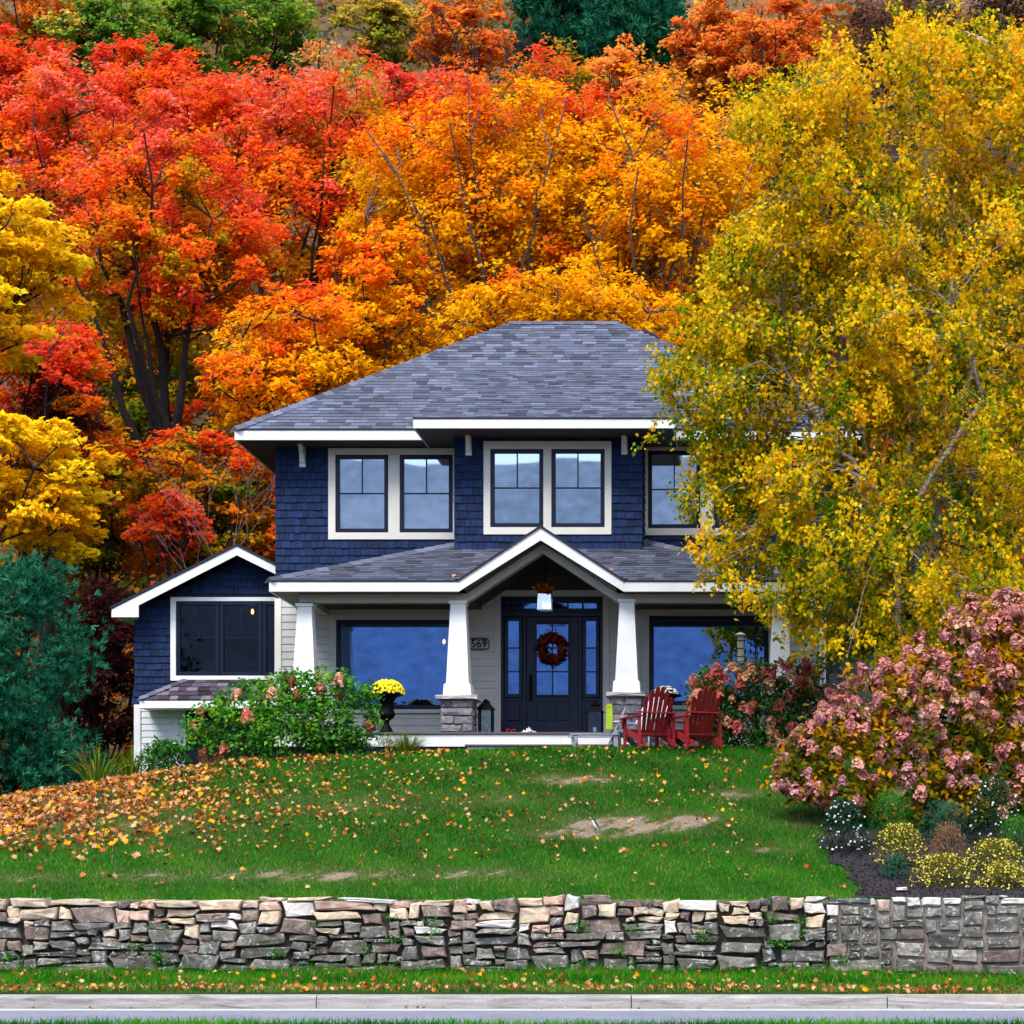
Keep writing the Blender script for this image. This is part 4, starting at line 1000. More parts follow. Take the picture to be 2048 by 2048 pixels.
# burgundy shrub mass by the wing
T('burgundy_shrub', 'dark burgundy-leaved shrub thicket between the pine and the wing', None, 215, 43.5, 1110, 1530, 260, 'plum', 15000, .09, 34, trunk=.05, fork=.12, nclump=70, clump=.17, limbs=8, t0=.4, th=.3, ry=1.3, cat='shrub', sprays=12, flat=.8)
T('burgundy_shrub', 'thin brownish burgundy shrub above the wing eave at left', None, 130, 46, 730, 930, 210, 'plum', 4500, .09, 35, trunk=.05, fork=.2, nclump=45, clump=.18, limbs=7, t0=.6, th=.2, ry=1.0, cat='shrub', flat=.8)
# hillside row
GH = 'trees on the hillside top'
T('green_tree', 'leafy green tree at the upper left beside the red corner maple', GH, 215, 84, -60, 210, 250, 'green', 11000, .21, 41, trunk=.2, fork=.4, nclump=60, clump=.17, limbs=6, t0=.38, th=.2)
T('green_tree', 'yellow-green tree at the top edge, second from the upper left', GH, 400, 88, -90, 190, 290, 'green', 12000, .22, 42, trunk=.2, fork=.4, nclump=60, clump=.17, limbs=6, t0=.5, th=.2)
T('green_tree', 'mottled green and tan tree left of the pale bare tree', GH, 540, 92, -80, 180, 230, 'green', 9000, .22, 43, trunk=.2, fork=.4, nclump=55, clump=.17, limbs=6, t0=.55, th=.2)
T('olive_tree', 'olive brown thinning tree right of the pale bare tree', GH, 770, 92, -70, 190, 200, 'olive', 7000, .22, 44, trunk=.2, fork=.4, nclump=50, clump=.17, limbs=7, t0=.4, th=.2, bark='bark_grey')
T('rust_tree', 'rust-brown oak-like tree left of the dark pine at the top', GH, 925, 90, -60, 190, 210, 'rust', 8500, .21, 45, trunk=.2, fork=.4, nclump=50, clump=.18, limbs=7, t0=.5, th=.2)
T('rust_tree', 'tawny orange tree on the hillside right of the dark pine', GH, 1430, 80, -40, 260, 210, 'rust', 11000, .19, 46, trunk=.2, fork=.4, nclump=60, clump=.18, limbs=7, t0=.75, th=.1)
T('rust_tree', 'bright rust-orange tree above the birch top', GH, 1570, 78, -30, 260, 260, 'rust', 13000, .19, 47, trunk=.2, fork=.4, nclump=65, clump=.18, limbs=7, t0=.62, th=.1)
T('dull_tree', 'bare-looking dull brown tree at the upper right above the birch', GH, 1800, 84, -70, 260, 330, 'dull', 13000, .17, 48, trunk=.2, fork=.35, nclump=75, clump=.18, limbs=9, t0=.45, th=.1, bark='bark_grey')
T('dull_tree', 'grey-brown thinning tree at the far upper right corner', GH, 2010, 80, -60, 300, 260, 'dull', 10000, .17, 49, trunk=.2, fork=.35, nclump=60, clump=.18, limbs=8, t0=.5, th=.1, bark='bark_grey')
T('dull_tree', 'dark purplish brown tree behind the birch crown', GH, 1680, 72, 120, 620, 300, 'dull', 8000, .17, 50, trunk=.2, fork=.35, nclump=65, clump=.18, limbs=8, t0=.3, th=.1)
T('olive_tree', 'olive yellow tree behind the upper right of the birch', GH, 1930, 64, 330, 900, 420, 'olive', 9000, .18, 51, trunk=.2, fork=.35, nclump=65, clump=.18, limbs=8, t0=.35, th=.1)
T('rust_tree', 'reddish brown tree between the orange maple and the birch', GH, 1480, 66, 190, 600, 190, 'rust', 8000, .17, 52, trunk=.2, fork=.35, nclump=50, clump=.18, limbs=7, t0=.3, th=.2)
T('hillside_tree', 'tawny tree at the very top left corner above the red maples', GH, 70, 92, -110, 170, 260, 'rust', 9000, .22, 59, trunk=.2, fork=.35, nclump=55, clump=.18, limbs=7, t0=.4, th=.2)
for i,(px,lb_) in enumerate(((-60,'leafless reddish tree cut off by the left edge high on the slope'),(700,'shadowed tree filling the gap behind the scarlet maple'),(1130,'tree of dull greens below the dark hillside pine'))):
    T('hillside_tree', lb_, GH, px, [80,78,76][i], [120,60,60][i], [600,460,420][i], [300,260,300][i], ['rust','olive','under'][i], 9000, .19, 60+i, trunk=.2, fork=.35, nclump=50, clump=.18, limbs=7, t0=.45, th=.2)
T('side_tree', 'orange maple standing left of the yellow maple beyond the left edge', None, -330, 52, 500, 1250, 420, 'redmix', 9000, .19, 68, trunk=.2, fork=.35, nclump=60, clump=.18, limbs=7, t0=.5, th=.3)
T('side_tree', 'golden maple behind the big pink hydrangea at the right edge', None, 2180, 46, 250, 1350, 420, 'mustard', 11000, .18, 69, trunk=.2, fork=.3, nclump=75, clump=.17, limbs=8, t0=.5, th=.2)
# bushy undergrowth covering the slope
rng = np.random.default_rng(66); nc = 2600
ux = rng.uniform(-.40,.16,size=nc); ud = 49+rng.uniform(size=nc)**1.2*80; ux = ux*ud; uz = ground_z(ux,ud)
per = 34; ci = np.repeat(np.arange(nc),per); n = len(ci); rad_ = (.5+.010*ud)[ci]
g = rng.normal(size=(n,3))*np.array([1,1,.75]); pos = np.stack([ux,ud,uz],1)[ci]+g*rad_[:,None]*.8; pos[:,2] += rad_*.7
tb_ = rng.uniform(size=nc); cols = pal(L((50,78,20),(96,104,24),(150,112,30),(206,128,24),(214,84,26),(120,66,44),(92,84,52)), tb_[ci]+rng.normal(size=n)*.1)*rng.uniform(.7,1.1,size=n)[:,None]
me = np_mesh('undergrowth', leaf_co(pos, np.array([0,-.5,.5])+rng.normal(size=(n,3))*.6, (.16+.0016*ud[ci])*rng.uniform(.7,1.4,size=n), rng, .7), 4, M['leaf'], cols)
tag(link('undergrowth', me), 'mixed autumn undergrowth covering the hillside between the trees', 'undergrowth', None, 'stuff')
# pale bare tree
def bare_tree(name, label, px, d, ptop, seed, bark='birch', n=7, spread=1.6, r=.09, ln=.27):
    x, y, z = tb(px, d); rng = random.Random(seed); root = thing(name, label, 'tree', (x,y,z)); H = Z(ptop,d)-z
    mb = MB().tube([(0,0,-.5),(.05,0,H*.3),(0,0,H*.55)],[r*1.2,r,r*.8],6); mb.build('trunk', M[bark], root, True); lb = MB()
    def br(p, dr, ln, r_, dep):
        q = p + dr*ln; m_ = (p+q)/2 + Vector((rng.uniform(-.1,.1),rng.uniform(-.1,.1),rng.uniform(-.05,.1)))*ln
        lb.tube([p,m_,q],[r_,r_*.75,r_*.5],4,False)
        if dep:
            for _ in range(3): br(m_.lerp(q,rng.uniform(.2,1)), (dr+Vector((rng.uniform(-.8,.8),rng.uniform(-.6,.6),rng.uniform(-.1,.6)))).normalized(), ln*.62, r_*.55, dep-1)
    for k in range(n):
        br(Vector((0,0,H*rng.uniform(.35,.6))), Vector((rng.uniform(-1,1)*spread,rng.uniform(-.6,.6),rng.uniform(.8,1.6))).normalized(), H*ln, r*.6, 3)
    lb.build('limbs', M[bark], root, True)
bare_tree('bare_tree', 'pale leafless tree at the top edge between green and olive trees', 665, 80, -20, 4, 'birch', 6, .8, .08, .18)
bare_tree('bare_tree', 'fine grey leafless twigs above the yellow maple at the left edge', -40, 52, 240, 5, 'bark_grey', 8, 1.2, .05, .13)
bare_tree('bare_tree', 'slender grey sapling stems beside the upper left wall of the house', 440, 42.5, 880, 6, 'bark_grey', 4, .8, .035)
bare_tree('bare_tree', 'dark-limbed leafless tree at the top beside the dark pine', 985, 86, -60, 8, 'bark', 6, 1.0, .12, .2)
# pines
def pine(name, label, px, d, ptop, pbot, pw, n, seed, ln=.16, wd=.011, asp=1.6, ry=None, col='teal', lean=0.0, gain=1.0):
    rng = np.random.default_rng(seed); x = X(px,d); zt, zb = Z(ptop,d), Z(pbot,d); z0 = min(zb, gz(x,d)); H = zt-zb; R0 = pw/2*d/4250
    root = thing(name, label, 'tree', (x,d,z0))
    MB().tube([(0,0,-.3),(lean*.5,0,(zt-z0)*.5),(lean,0,zt-z0)],[.14,.09,.02],7).build('trunk', M['bark'], root, True)
    nb = int(110); h = rng.uniform(0,1,size=nb)**1.15; h[:6] = .97
    prof = np.sqrt(np.clip(1-h,0.0,1))*(.75+.25*(h<.8))
    a = rng.uniform(0,2*np.pi,size=nb); a = np.where(np.sin(a)>.3, -a, a)
    rl = R0*prof*rng.uniform(.7,1.1,size=nb)+.08
    st = np.stack([lean*h, 0*h, (zb-z0)+h*H*.94],1); dirv = np.stack([np.cos(a),np.sin(a)*(ry or 1.0),.35+.5*h],1)
    en = st + dirv*rl[:,None]
    mb = MB()
    for s_,e_ in zip(st,en): mb.tube([tuple(s_),tuple((s_+e_)/2-np.array([0,0,.05])),tuple(e_)],[.022,.014,.006],4,False)
    mb.build('branches', M['bark'], root, True)
    tuft = n//14; bi = rng.choice(nb, tuft, p=(rl+.15)/np.sum(rl+.15)); f = rng.uniform(.25,1,size=tuft)**.7
    tc = st[bi] + (en[bi]-st[bi])*f[:,None] + rng.normal(size=(tuft,3))*np.array([.17,.17,.13])*(R0/1.3)
    td = unit(dirv[bi]) + rng.normal(size=(tuft,3))*.5 + np.array([0,0,.45])
    tcol = pal(PAL[col], rng.uniform(0,1,size=tuft)*.75+.25*f*rng.uniform(.3,1,size=tuft))
    ti = np.repeat(np.arange(tuft),14); m_ = len(ti)
    dv = unit(unit(td)[ti] + rng.normal(size=(m_,3))*.42); L_ = ln*rng.uniform(.7,1.2,size=m_)
    pos = tc[ti] + dv*(L_*.5)[:,None]; nrm = np.cross(dv, rng.normal(size=(m_,3)))
    co = leaf_co(pos, nrm, L_, rng, wd*2/ln, .0, tdir=dv)
    me = np_mesh('crown', co, 4, M['needle'], tcol[ti]*rng.uniform(.7,1.15,size=m_)[:,None]*gain); link('crown', me, root)
pine('pine_tree', 'bushy blue-green white pine at the left edge beside the wing', 14, 36.4, 1135, 1640, 380, 78000, 71, .14, .009, ry=.8, lean=.45)
pine('pine_tree', 'dark green pine on the hillside at the top, left one of two', 1110, 96, -130, 150, 170, 20000, 72, .42, .035, gain=.95)
pine('pine_tree', 'dark green pine on the hillside at the top, right one of two', 1280, 94, -150, 150, 210, 24000, 73, .42, .035, gain=1.05)
pine('pine_tree', 'tall shaded pine between the dull trees high on the slope', 1205, 99, -190, 140, 150, 14000, 74, .42, .035, gain=.8)
# birch in front of the house corner
def birch_shape(cp, rng):
    return cp
bx, by = X(1810, 32.6), 32.6; bzz = gz(bx, by)
birch = thing('birch_tree', 'large multi-stemmed birch with gold and green leaves hiding the right side of the house', 'tree', (bx,by,bzz))
rng = np.random.default_rng(81)
def bp(px, py, d): v = P(px,py,d); return np.array([v.x-bx, v.y-by, v.z-bzz])
stems = [  # pixel paths of the white stems, with radii (m)
 ([(1835,1560),(1832,1300),(1835,1090),(1838,980),(1815,940),(1828,860),(1850,760),(1900,600),(1905,420),(1880,200)], .085, 32.6),
 ([(1842,1560),(1858,1200),(1880,1000),(1935,760),(1990,500),(2010,260),(1990,90)], .075, 32.9),
 ([(1826,1560),(1800,1250),(1780,1050),(1740,960),(1690,910),(1640,850),(1570,740),(1500,620),(1450,470)], .06, 32.2),
 ([(1820,1560),(1765,1290),(1745,1100),(1700,930),(1690,640),(1650,420),(1600,180)], .055, 33.0),
 ([(1835,1000),(1960,800),(1940,680),(1905,610),(1840,540)], .04, 31.8),
]
mbs = MB(); spts = []
for pts, r0, d in stems:
    pa = [bp(a, b, d + .25*math.sin(i*1.7)) for i,(a,b) in enumerate(pts)]
    n = len(pa); fine = []
    for i in range(n-1):
        for t in np.linspace(0,1,5)[:-1]: fine.append(pa[i]*(1-t)+pa[i+1]*t + rng.normal(size=3)*.02)
    fine.append(pa[-1]); k = len(fine)
    mbs.tube([tuple(p) for p in fine], [max(.012, r0*(1-i/k)**.7) for i in range(k)], 8, False); spts += fine[k//4:]
mbs.build('trunk', M['birch'], birch, True)
spts = np.array(spts)
# crown outline: (row, left column, right column)
rowsB = [(60,1860,2100),(110,1620,2110),(180,1500,2120),(260,1480,2120),(340,1500,2120),(430,1450,2120),(520,1430,2120),(600,1400,2120),(680,1370,2120),(760,1325,2120),(830,1320,2120),(900,1365,2120),(960,1385,2120),(1030,1420,2120),(1090,1405,2120),(1140,1400,2120),(1190,1440,2110),(1240,1520,2100),(1275,1590,2060),(1310,1690,2000)]
ry_ = np.array([r[0] for r in rowsB]); rl_ = np.array([r[1] for r in rowsB]); rr_ = np.array([r[2] for r in rowsB])
cent = []
while len(cent) < 520:
    py = rng.uniform(70,1300); l_, r_ = np.interp(py,ry_,rl_), np.interp(py,ry_,rr_)
    q = rng.uniform(0,1); q = q if rng.random() < .7 else q**2
    px = l_+22+(r_-l_-30)*q
    if 1700 < px < 1790 and py < 200 and rng.random() < .85: continue
    mid = abs((px-1800)/480)
    d = 32.6 + rng.normal()*1.0*(1-.5*mid)
    cent.append(bp(px, py, d))
cent = np.array(cent)
lb = MB()
for c in cent:
    dd = np.linalg.norm(spts-c,axis=1)+(spts[:,2]>c[2]+.3)*1.0; s = spts[int(np.argmin(dd))]
    m_ = (s+c)/2+np.array([0,0,.12*np.linalg.norm(c-s)])+rng.normal(size=3)*.06; 
    lb.tube([tuple(s),tuple(m_),tuple(c)],[.011,.008,.004],4,False)
    for q in range(3):
        tip = c + rng.normal(size=3)*np.array([.18,.18,.1]) + np.array([0,0,-.22]); lb.tube([tuple(m_*.3+c*.7),tuple((m_+tip)/2+np.array([0,0,.05])),tuple(tip)],[.006,.004,.002],3,False)
lb.build('limbs', M['birch'], birch, True)
NB = 122000; cid = rng.integers(0,len(cent),size=NB)
sub = rng.normal(size=(len(cent),10,3))*np.array([.20,.22,.17]); sid = rng.integers(0,10,size=NB)
twd = rng.normal(size=(len(cent),10,3))*np.array([.17,.15,.06])+np.array([0,0,-.20]); tw = rng.uniform(-.5,1,size=NB)[:,None]
g = rng.normal(size=(NB,3))*np.array([.05,.05,.05])
pos = cent[cid]+sub[cid,sid]+twd[cid,sid]*tw+g
tc = rng.normal(size=len(cent))*.13; ts = rng.normal(size=(len(cent),10))*.1
hN = np.clip(pos[:,2]/9.5,0,1)
t = .33+.24*(hN-.4)-.12*np.clip(pos[:,1]/1.2,-1,1)+tc[cid]+ts[cid,sid]+rng.normal(size=NB)*.20
col = pal(PAL['birch'], t)*rng.uniform(.8,1.4,size=NB)[:,None]
nrm = np.array([-.15,-.7,.5])+rng.normal(size=(NB,3))*.6
td = np.array([0,0,-1.0])+rng.normal(size=(NB,3))*.45
me = np_mesh('crown', leaf_co(pos, nrm, .082*rng.uniform(.7,1.25,size=NB), rng, .72, .1, tdir=td), 4, M['leaf'], np.minimum(col,.9)); link('crown', me, birch)

# ------------------------------------------------------------------ shrubs and flowers
def bush_leaves(name, root, pos, nrm, size, cols, rng, w=.55, mat='green_leaf', td=None):
    me = np_mesh(name, leaf_co(pos, nrm, size, rng, w, .15, tdir=td), 4, M[mat], np.minimum(cols,.9)); return link(name, me, root)
def head_mesh(rng, r, h, cols, n=90):
    """a hydrangea panicle: a cone of small four-petalled florets"""
    a = rng.uniform(0,2*np.pi,size=n); t = rng.uniform(0,1,size=n)**.8; rad = r*np.sqrt(1-t*.93)*(.85+.15*rng.uniform(size=n))
    p = np.stack([np.cos(a)*rad, np.sin(a)*rad, t*h-.25*h],1)
    nr = np.stack([np.cos(a),np.sin(a),.35+t],1)+rng.normal(size=(n,3))*.35
    c = pal(cols, rng.uniform(0,1,size=n))*rng.uniform(.75,1.15,size=n)[:,None]
    return np_mesh('flower_head', leaf_co(p, nr, np.full(n, r*.62)*rng.uniform(.7,1.2,size=n), rng, .95, .12), 4, M['petal'], np.minimum(c,.9))
def hydrangea(label, px, d, outline, nleaf, leaf, leafpal, lt, heads, headcols, hr, hh, seed, depth=.7, top_only=True, stems=14, inner=.35, extra=None):
    """outline rows: (py, left px, right px)"""
    rng = np.random.default_rng(seed); x = X(px,d); z = gz(x,d); root = thing('hydrangea_shrub', label, 'shrub', (x,d,z), 0, 'hydrangea shrubs')
    oy = np.array([o[0] for o in outline]); ol = np.array([o[1] for o in outline]); orr = np.array([o[2] for o in outline])
    def loc(px_, py_, dd): v = P(px_,py_,dd); return np.array([v.x-x, v.y-d, v.z-z])
    def samp(n, bias):
        py = rng.uniform(oy[0], oy[-1], size=n*3); l_ = np.interp(py,oy,ol); r_ = np.interp(py,oy,orr)
        ok = rng.uniform(size=n*3) < (r_-l_)/max(orr-ol); py, l_, r_ = py[ok][:n], l_[ok][:n], r_[ok][:n]
        u = rng.uniform(size=len(py)); pxs = l_+(r_-l_)*u
        edge = np.minimum(np.minimum(u,1-u)*2, (py-oy[0])/(oy[-1]-oy[0])*1.2+.12)
        dd = d - depth*np.sqrt(np.clip(edge,0,1))*np.where(rng.uniform(size=len(py))<.72, rng.uniform(.6,1,size=len(py)), rng.uniform(-.8,.6,size=len(py)))
        return pxs, py, dd
    # clumps of leaves
    nc = nleaf//22; cx, cy, cd = samp(nc, 0); cpos = np.array([loc(a,b,c) for a,b,c in zip(cx,cy,cd)])
    tcl = rng.normal(size=len(cpos))*.16
    ci = rng.integers(0,len(cpos),size=nleaf); pos = cpos[ci]+rng.normal(size=(nleaf,3))*np.array([.085,.085,.07])
    nrm = np.array([0,-.55,.6])+rng.normal(size=(nleaf,3))*.5
    td = rng.normal(size=(nleaf,3))+np.array([0,-.3,-.6])
    hN = (pos[:,2]-pos[:,2].min())/np.ptp(pos[:,2])
    t = lt + .2*(hN-.5) + tcl[ci] + rng.normal(size=nleaf)*.12
    cols = pal(PAL[leafpal], t)*rng.uniform(.75,1.15,size=nleaf)[:,None]
    bush_leaves('foliage', root, pos, nrm, leaf*rng.uniform(.7,1.3,size=nleaf), cols, rng, .55, 'green_leaf' if leafpal != 'hyd_gold' else 'leaf', td)
    mb = MB()
    for k in range(stems):
        c = cpos[rng.integers(0,len(cpos))]; b = np.array([rng.normal()*.15+c[0]*.25, rng.normal()*.12, 0]); m_ = (b+c)/2+np.array([c[0]*-.1,0,.08])
        mb.tube([tuple(b),tuple(m_),tuple(c)],[.016,.011,.005],5,False)
    mb.build('stem', M['stem'], root, True)
    variants = [head_mesh(rng, hr*rng.uniform(.85,1.1), hh*rng.uniform(.85,1.15), hc) for hc in headcols for _ in range(2)]
    placed = []
    tries = 0
    while len(placed) < heads and tries < 4000:
        tries += 1
        a, b, c = [v[0] for v in samp(1,0)] if False else (None,None,None)
        q = samp(3,0)
        if len(q[0]) == 0: continue
        a, b, c = q[0][0], q[1][0], q[2][0]
        l_, r_ = np.interp(b,oy,ol), np.interp(b,oy,orr); f = (b-oy[0])/(oy[-1]-oy[0]); e_ = min(a-l_, r_-a)/(r_-l_)
        keep = (1.0 if f < .3 else inner) if top_only else (.9 if f < .6 else inner)
        if e_ < .12: keep = max(keep,.8)
        if rng.random() > keep: continue
        if placed and min((a-p[0])**2+(b-p[1])**2 for p in placed) < (hr*.75*4250/d)**2: continue
        placed.append((a,b)); v = loc(a,b,c-.10)
        o = link('flower_head', variants[int(rng.integers(0,len(variants)))], root); o.location = v
        o.rotation_euler = (rng.normal()*.4-.25+.5, rng.normal()*.45+(a-px)/ (orr.max()-ol.min())*.8, rng.uniform(0,6.28)); s = rng.uniform(.8,1.25); o.scale = (s,s,s)
    if extra: extra(root, rng, loc)
    return root
PAL['hyd_green'] = L((14,52,8),(28,88,10),(56,128,18),(94,158,30),(168,164,20))
PAL['hyd_dark'] = L((12,46,8),(24,74,10),(48,108,14),(90,128,16),(190,160,16))
PAL['hyd_gold'] = L((40,70,12),(92,104,14),(160,132,14),(220,152,16),(234,136,18))
rose = [L((190,84,70),(224,126,104),(236,164,136)), L((170,76,66),(206,104,92),(224,140,120)), L((206,120,92),(236,172,130),(240,210,170))]
mauve = [L((172,92,92),(210,132,126),(230,176,164)), L((176,100,92),(214,146,130),(232,186,164)), L((158,88,100),(198,130,134),(224,176,168)), L((178,114,92),(216,162,134),(236,206,180)), L((168,92,88),(210,132,126),(230,176,160))]
hydrangea('green hydrangea with a few brick-pink heads in front of the left porch column', 560, 34.6,
  [(1345,610,680),(1375,480,745),(1410,420,752),(1440,372,755),(1475,372,745),(1505,400,690),(1520,430,620)], 6800, .085, 'hyd_green', .5, 17, rose, .085, .15, 91, .7, True, inner=.10)
hydrangea('hydrangea topped with salmon-pink heads behind the red chairs', 1520, 34.9,
  [(1325,1560,1625),(1345,1400,1640),(1375,1375,1660),(1410,1380,1665),(1450,1395,1665),(1490,1420,1660)], 6200, .075, 'hyd_dark', .42, 95, rose, .095, .16, 92, .7, True, inner=.30)
hydrangea('huge mauve-pink hydrangea with golden leaves at the right above the flower bed', 1880, 29.6,
  [(1190,1950,2110),(1250,1880,2120),(1300,1790,2120),(1350,1680,2120),(1400,1640,2120),(1450,1605,2120),(1500,1560,2120),(1550,1545,2120),(1588,1552,2120),(1610,1640,2120),(1635,1720,2120)], 11000, .10, 'hyd_gold', .46, 298, mauve, .099, .15, 93, 1.1, False, 26, .42)

def mound(name, label, cat, px, py_top, py_bot, pw, d, nleaf, leaf, lpal, seed, flowers=None, w=.35, up=.6, group=None, mat='green_leaf', blade=False, lt=.5):
    """low plant: foliage in a dome, optional single flowers (n, size, palette)"""
    rng = np.random.default_rng(seed); x = X(px,d); z = gz(x,d); zt, zb = Z(py_top,d), Z(py_bot,d); base = min(z, zb)
    root = thing(name, label, cat, (x,d,base), 0, group); rx = pw/2*d/4250; h = zt-base
    a = rng.uniform(0,2*np.pi,size=nleaf); r = np.sqrt(rng.uniform(size=nleaf)); 
    if blade:
        ln = h*rng.uniform(.6,1.25,size=nleaf); b0 = np.stack([np.cos(a)*r*rx*.35, np.sin(a)*r*rx*.35, 0*a],1)
        lean_ = np.stack([np.cos(a),np.sin(a),0*a],1)*(r*rx*.75)[:,None]
        k = 5; wd = leaf*.5; sd = np.stack([-np.sin(a),np.cos(a),0*a],1)+rng.normal(size=(nleaf,3))*.4; sd = unit(sd)*wd
        co = np.empty((nleaf,3,4,3))
        def pt(t): return b0+lean_*(t**1.6)+np.stack([0*a,0*a,ln*(t-.45*t**3*r)],1)
        P_ = [pt(t) for t in (0,.4,.75,1.0)]; W_ = [1,.9,.6,.08]
        for i in range(3):
            co[:,i,0]=P_[i]-sd*W_[i]; co[:,i,1]=P_[i]+sd*W_[i]; co[:,i,2]=P_[i+1]+sd*W_[i+1]; co[:,i,3]=P_[i+1]-sd*W_[i+1]
        c = pal(PAL[lpal] if isinstance(lpal,str) else lpal, rng.uniform(size=nleaf))*rng.uniform(.75,1.1,size=nleaf)[:,None]
        me = np_mesh('foliage', co.reshape(-1,3), 4, M[mat], np.repeat(c,3,axis=0)); link('foliage', me, root)
    else:
        zz = rng.uniform(size=nleaf)**.7; rr = r*np.sqrt(1-(zz*.92)**2)
        nlo = 1+.12*np.sin(a*5+seed)+.08*np.sin(a*9)
        pos = np.stack([np.cos(a)*rr*rx*nlo, np.sin(a)*rr*rx*.8*nlo, zz*h*(.9+.2*rng.uniform(size=nleaf))],1)
        nrm = np.stack([np.cos(a)*.5,np.sin(a)*.5-.3,0*a+.5],1)+rng.normal(size=(nleaf,3))*.5
        td = np.stack([np.cos(a)*.4,np.sin(a)*.4,0*a+up*2],1)+rng.normal(size=(nleaf,3))*.7
        t = lt+.3*(zz-.5)+rng.normal(size=nleaf)*.16
        c = pal(PAL[lpal] if isinstance(lpal,str) else lpal, t)*rng.uniform(.7,1.15,size=nleaf)[:,None]
        bush_leaves('foliage', root, pos, nrm, leaf*rng.uniform(.6,1.3,size=nleaf), c, rng, w, mat, td)
    mb = MB()
    for k in range(7):
        aa = rng.uniform(0,6.28); q = rng.uniform(.2,.7); mb.tube([(0,0,-.02),(math.cos(aa)*rx*q*.5,math.sin(aa)*rx*q*.4,h*.4),(math.cos(aa)*rx*q,math.sin(aa)*rx*q*.7,h*.8)],[.006,.005,.003],4,False)
    mb.build('stem', M['stem'], root)
    if flowers:
        n_, fs, fp = flowers; a = rng.uniform(0,2*np.pi,size=n_); zz = rng.uniform(.08,1,size=n_)**.8; rr = np.sqrt(np.clip(1-(zz*.95)**2,0,1))*rng.uniform(.55,1.08,size=n_)
        p = np.stack([np.cos(a)*rr*rx, np.sin(a)*rr*rx*.8, zz*h*1.04],1); nr = np.stack([np.cos(a)*.4,np.sin(a)*.4-.6,0*a+.6],1)+rng.normal(size=(n_,3))*.3
        k = 8; nr = unit(nr); t1 = unit(np.cross(nr, rng.normal(size=(n_,3)))); t2 = np.cross(nr,t1); co = np.empty((n_,k,3)); s_ = fs*rng.uniform(.7,1.25,size=n_)[:,None]*.5
        for i in range(k):
            an = 2*np.pi*i/k; q = 1.0 if i%2==0 else .72; co[:,i] = p+(t1*math.cos(an)+t2*math.sin(an))*s_*q
        c = pal(fp, rng.uniform(size=n_))*rng.uniform(.85,1.1,size=n_)[:,None]
        link('flowers', np_mesh('flowers', co.reshape(-1,3), k, M['petal'], np.minimum(c,.9)), root)['kind'] = 'stuff'
    return root
PAL['aster'] = L((10,36,22),(20,60,36),(40,88,50)); PAL['fern'] = L((20,72,14),(44,112,22),(84,150,40)); PAL['dry'] = L((92,66,40),(138,98,66),(168,128,90)); PAL['coreopsis'] = L((36,56,10),(82,92,16),(132,116,24))
PAL['sage'] = L((16,60,44),(34,92,66),(70,124,92)); PAL['lily'] = L((40,92,14),(66,116,18),(100,140,22),(180,166,30))
WH = L((200,206,205),(225,230,228)); YL = L((206,196,60),(232,224,110),(214,186,40))
mound('aster_plant', 'dark leafy plant dotted with small white flowers, left end of the flower bed', 'plant', 1690, 1605, 1715, 110, 28.0, 1500, .05, 'aster', 101, (85,.035,WH))
mound('aster_plant', 'dark leafy plant with white flowers at the right edge under the hydrangea', 'plant', 1990, 1560, 1680, 120, 28.2, 1500, .05, 'aster', 102, (70,.035,WH))
mound('feathery_plant', 'bright green feathery plant behind the yellow flowers, left one', 'plant', 1785, 1585, 1680, 110, 28.3, 2600, .055, 'fern', 103, None, .14)
mound('feathery_plant', 'blue-green feathery plant behind the dried brown plant', 'plant', 1890, 1605, 1690, 130, 28.4, 2600, .055, 'sage', 104, None, .14)
mound('feathery_plant', 'green feathery plant at the right edge behind the yellow flowers', 'plant', 2035, 1635, 1715, 100, 27.6, 2000, .055, 'fern', 105, None, .14)
mound('dried_plant', 'brown dried plant between the yellow flower mounds', 'plant', 1895, 1650, 1735, 95, 27.3, 1700, .05, 'dry', 106, None, .16)
GY = 'yellow flower mounds in the bed'
for i,(px,pt,pb,pw,d,lb_) in enumerate(((1800,1650,1715,120,27.2,'mound of small yellow flowers furthest left, above the mulch'),(1886,1710,1785,150,26.4,'mound of small yellow flowers standing in front, beside the mulch'),(1990,1680,1745,140,27.0,'mound of small yellow flowers at right, behind another mound'),(2008,1725,1790,120,26.35,'mound of small yellow flowers in front at the right edge'))):
    mound('yellow_flower_mound', lb_, 'plant', px, pt, pb, pw, d, 3000, .04, 'coreopsis', 110+i, (300,.026,YL), .2, group=GY, lt=.65)
mound('small_bed_plant', 'small grey-green plant alone in the dark mulch', 'plant', 1790, 1712, 1760, 70, 26.7, 600, .05, 'sage', 120, None, .3)
mound('daylily_clump', 'clump of arching green and yellow strap leaves beside the pine', 'plant', 195, 1485, 1570, 150, 34.3, 130, .018, 'lily', 121, None, blade=True, mat='green_leaf')
mound('daylily_clump', 'shorter green strap leaves left of the white-flowered border', 'plant', 262, 1490, 1535, 90, 34.6, 90, .02, 'lily', 122, None, blade=True)
mound('white_border_plant', 'low green border plant with white daisies below the white base wall', 'plant', 330, 1485, 1530, 120, 35.2, 2600, .055, 'fern', 123, (24,.05,WH), .6, lt=.25)
mound('ground_cover', 'blue-green ground cover plant beneath the left hydrangea', 'plant', 690, 1482, 1520, 170, 34.7, 1800, .05, 'sage', 124, None, .5)
mound('ornamental_grass', 'tuft of yellow-green ornamental grass in front of the porch skirt', 'plant', 812, 1458, 1512, 110, 34.6, 420, .008, 'lily', 125, None, blade=True)
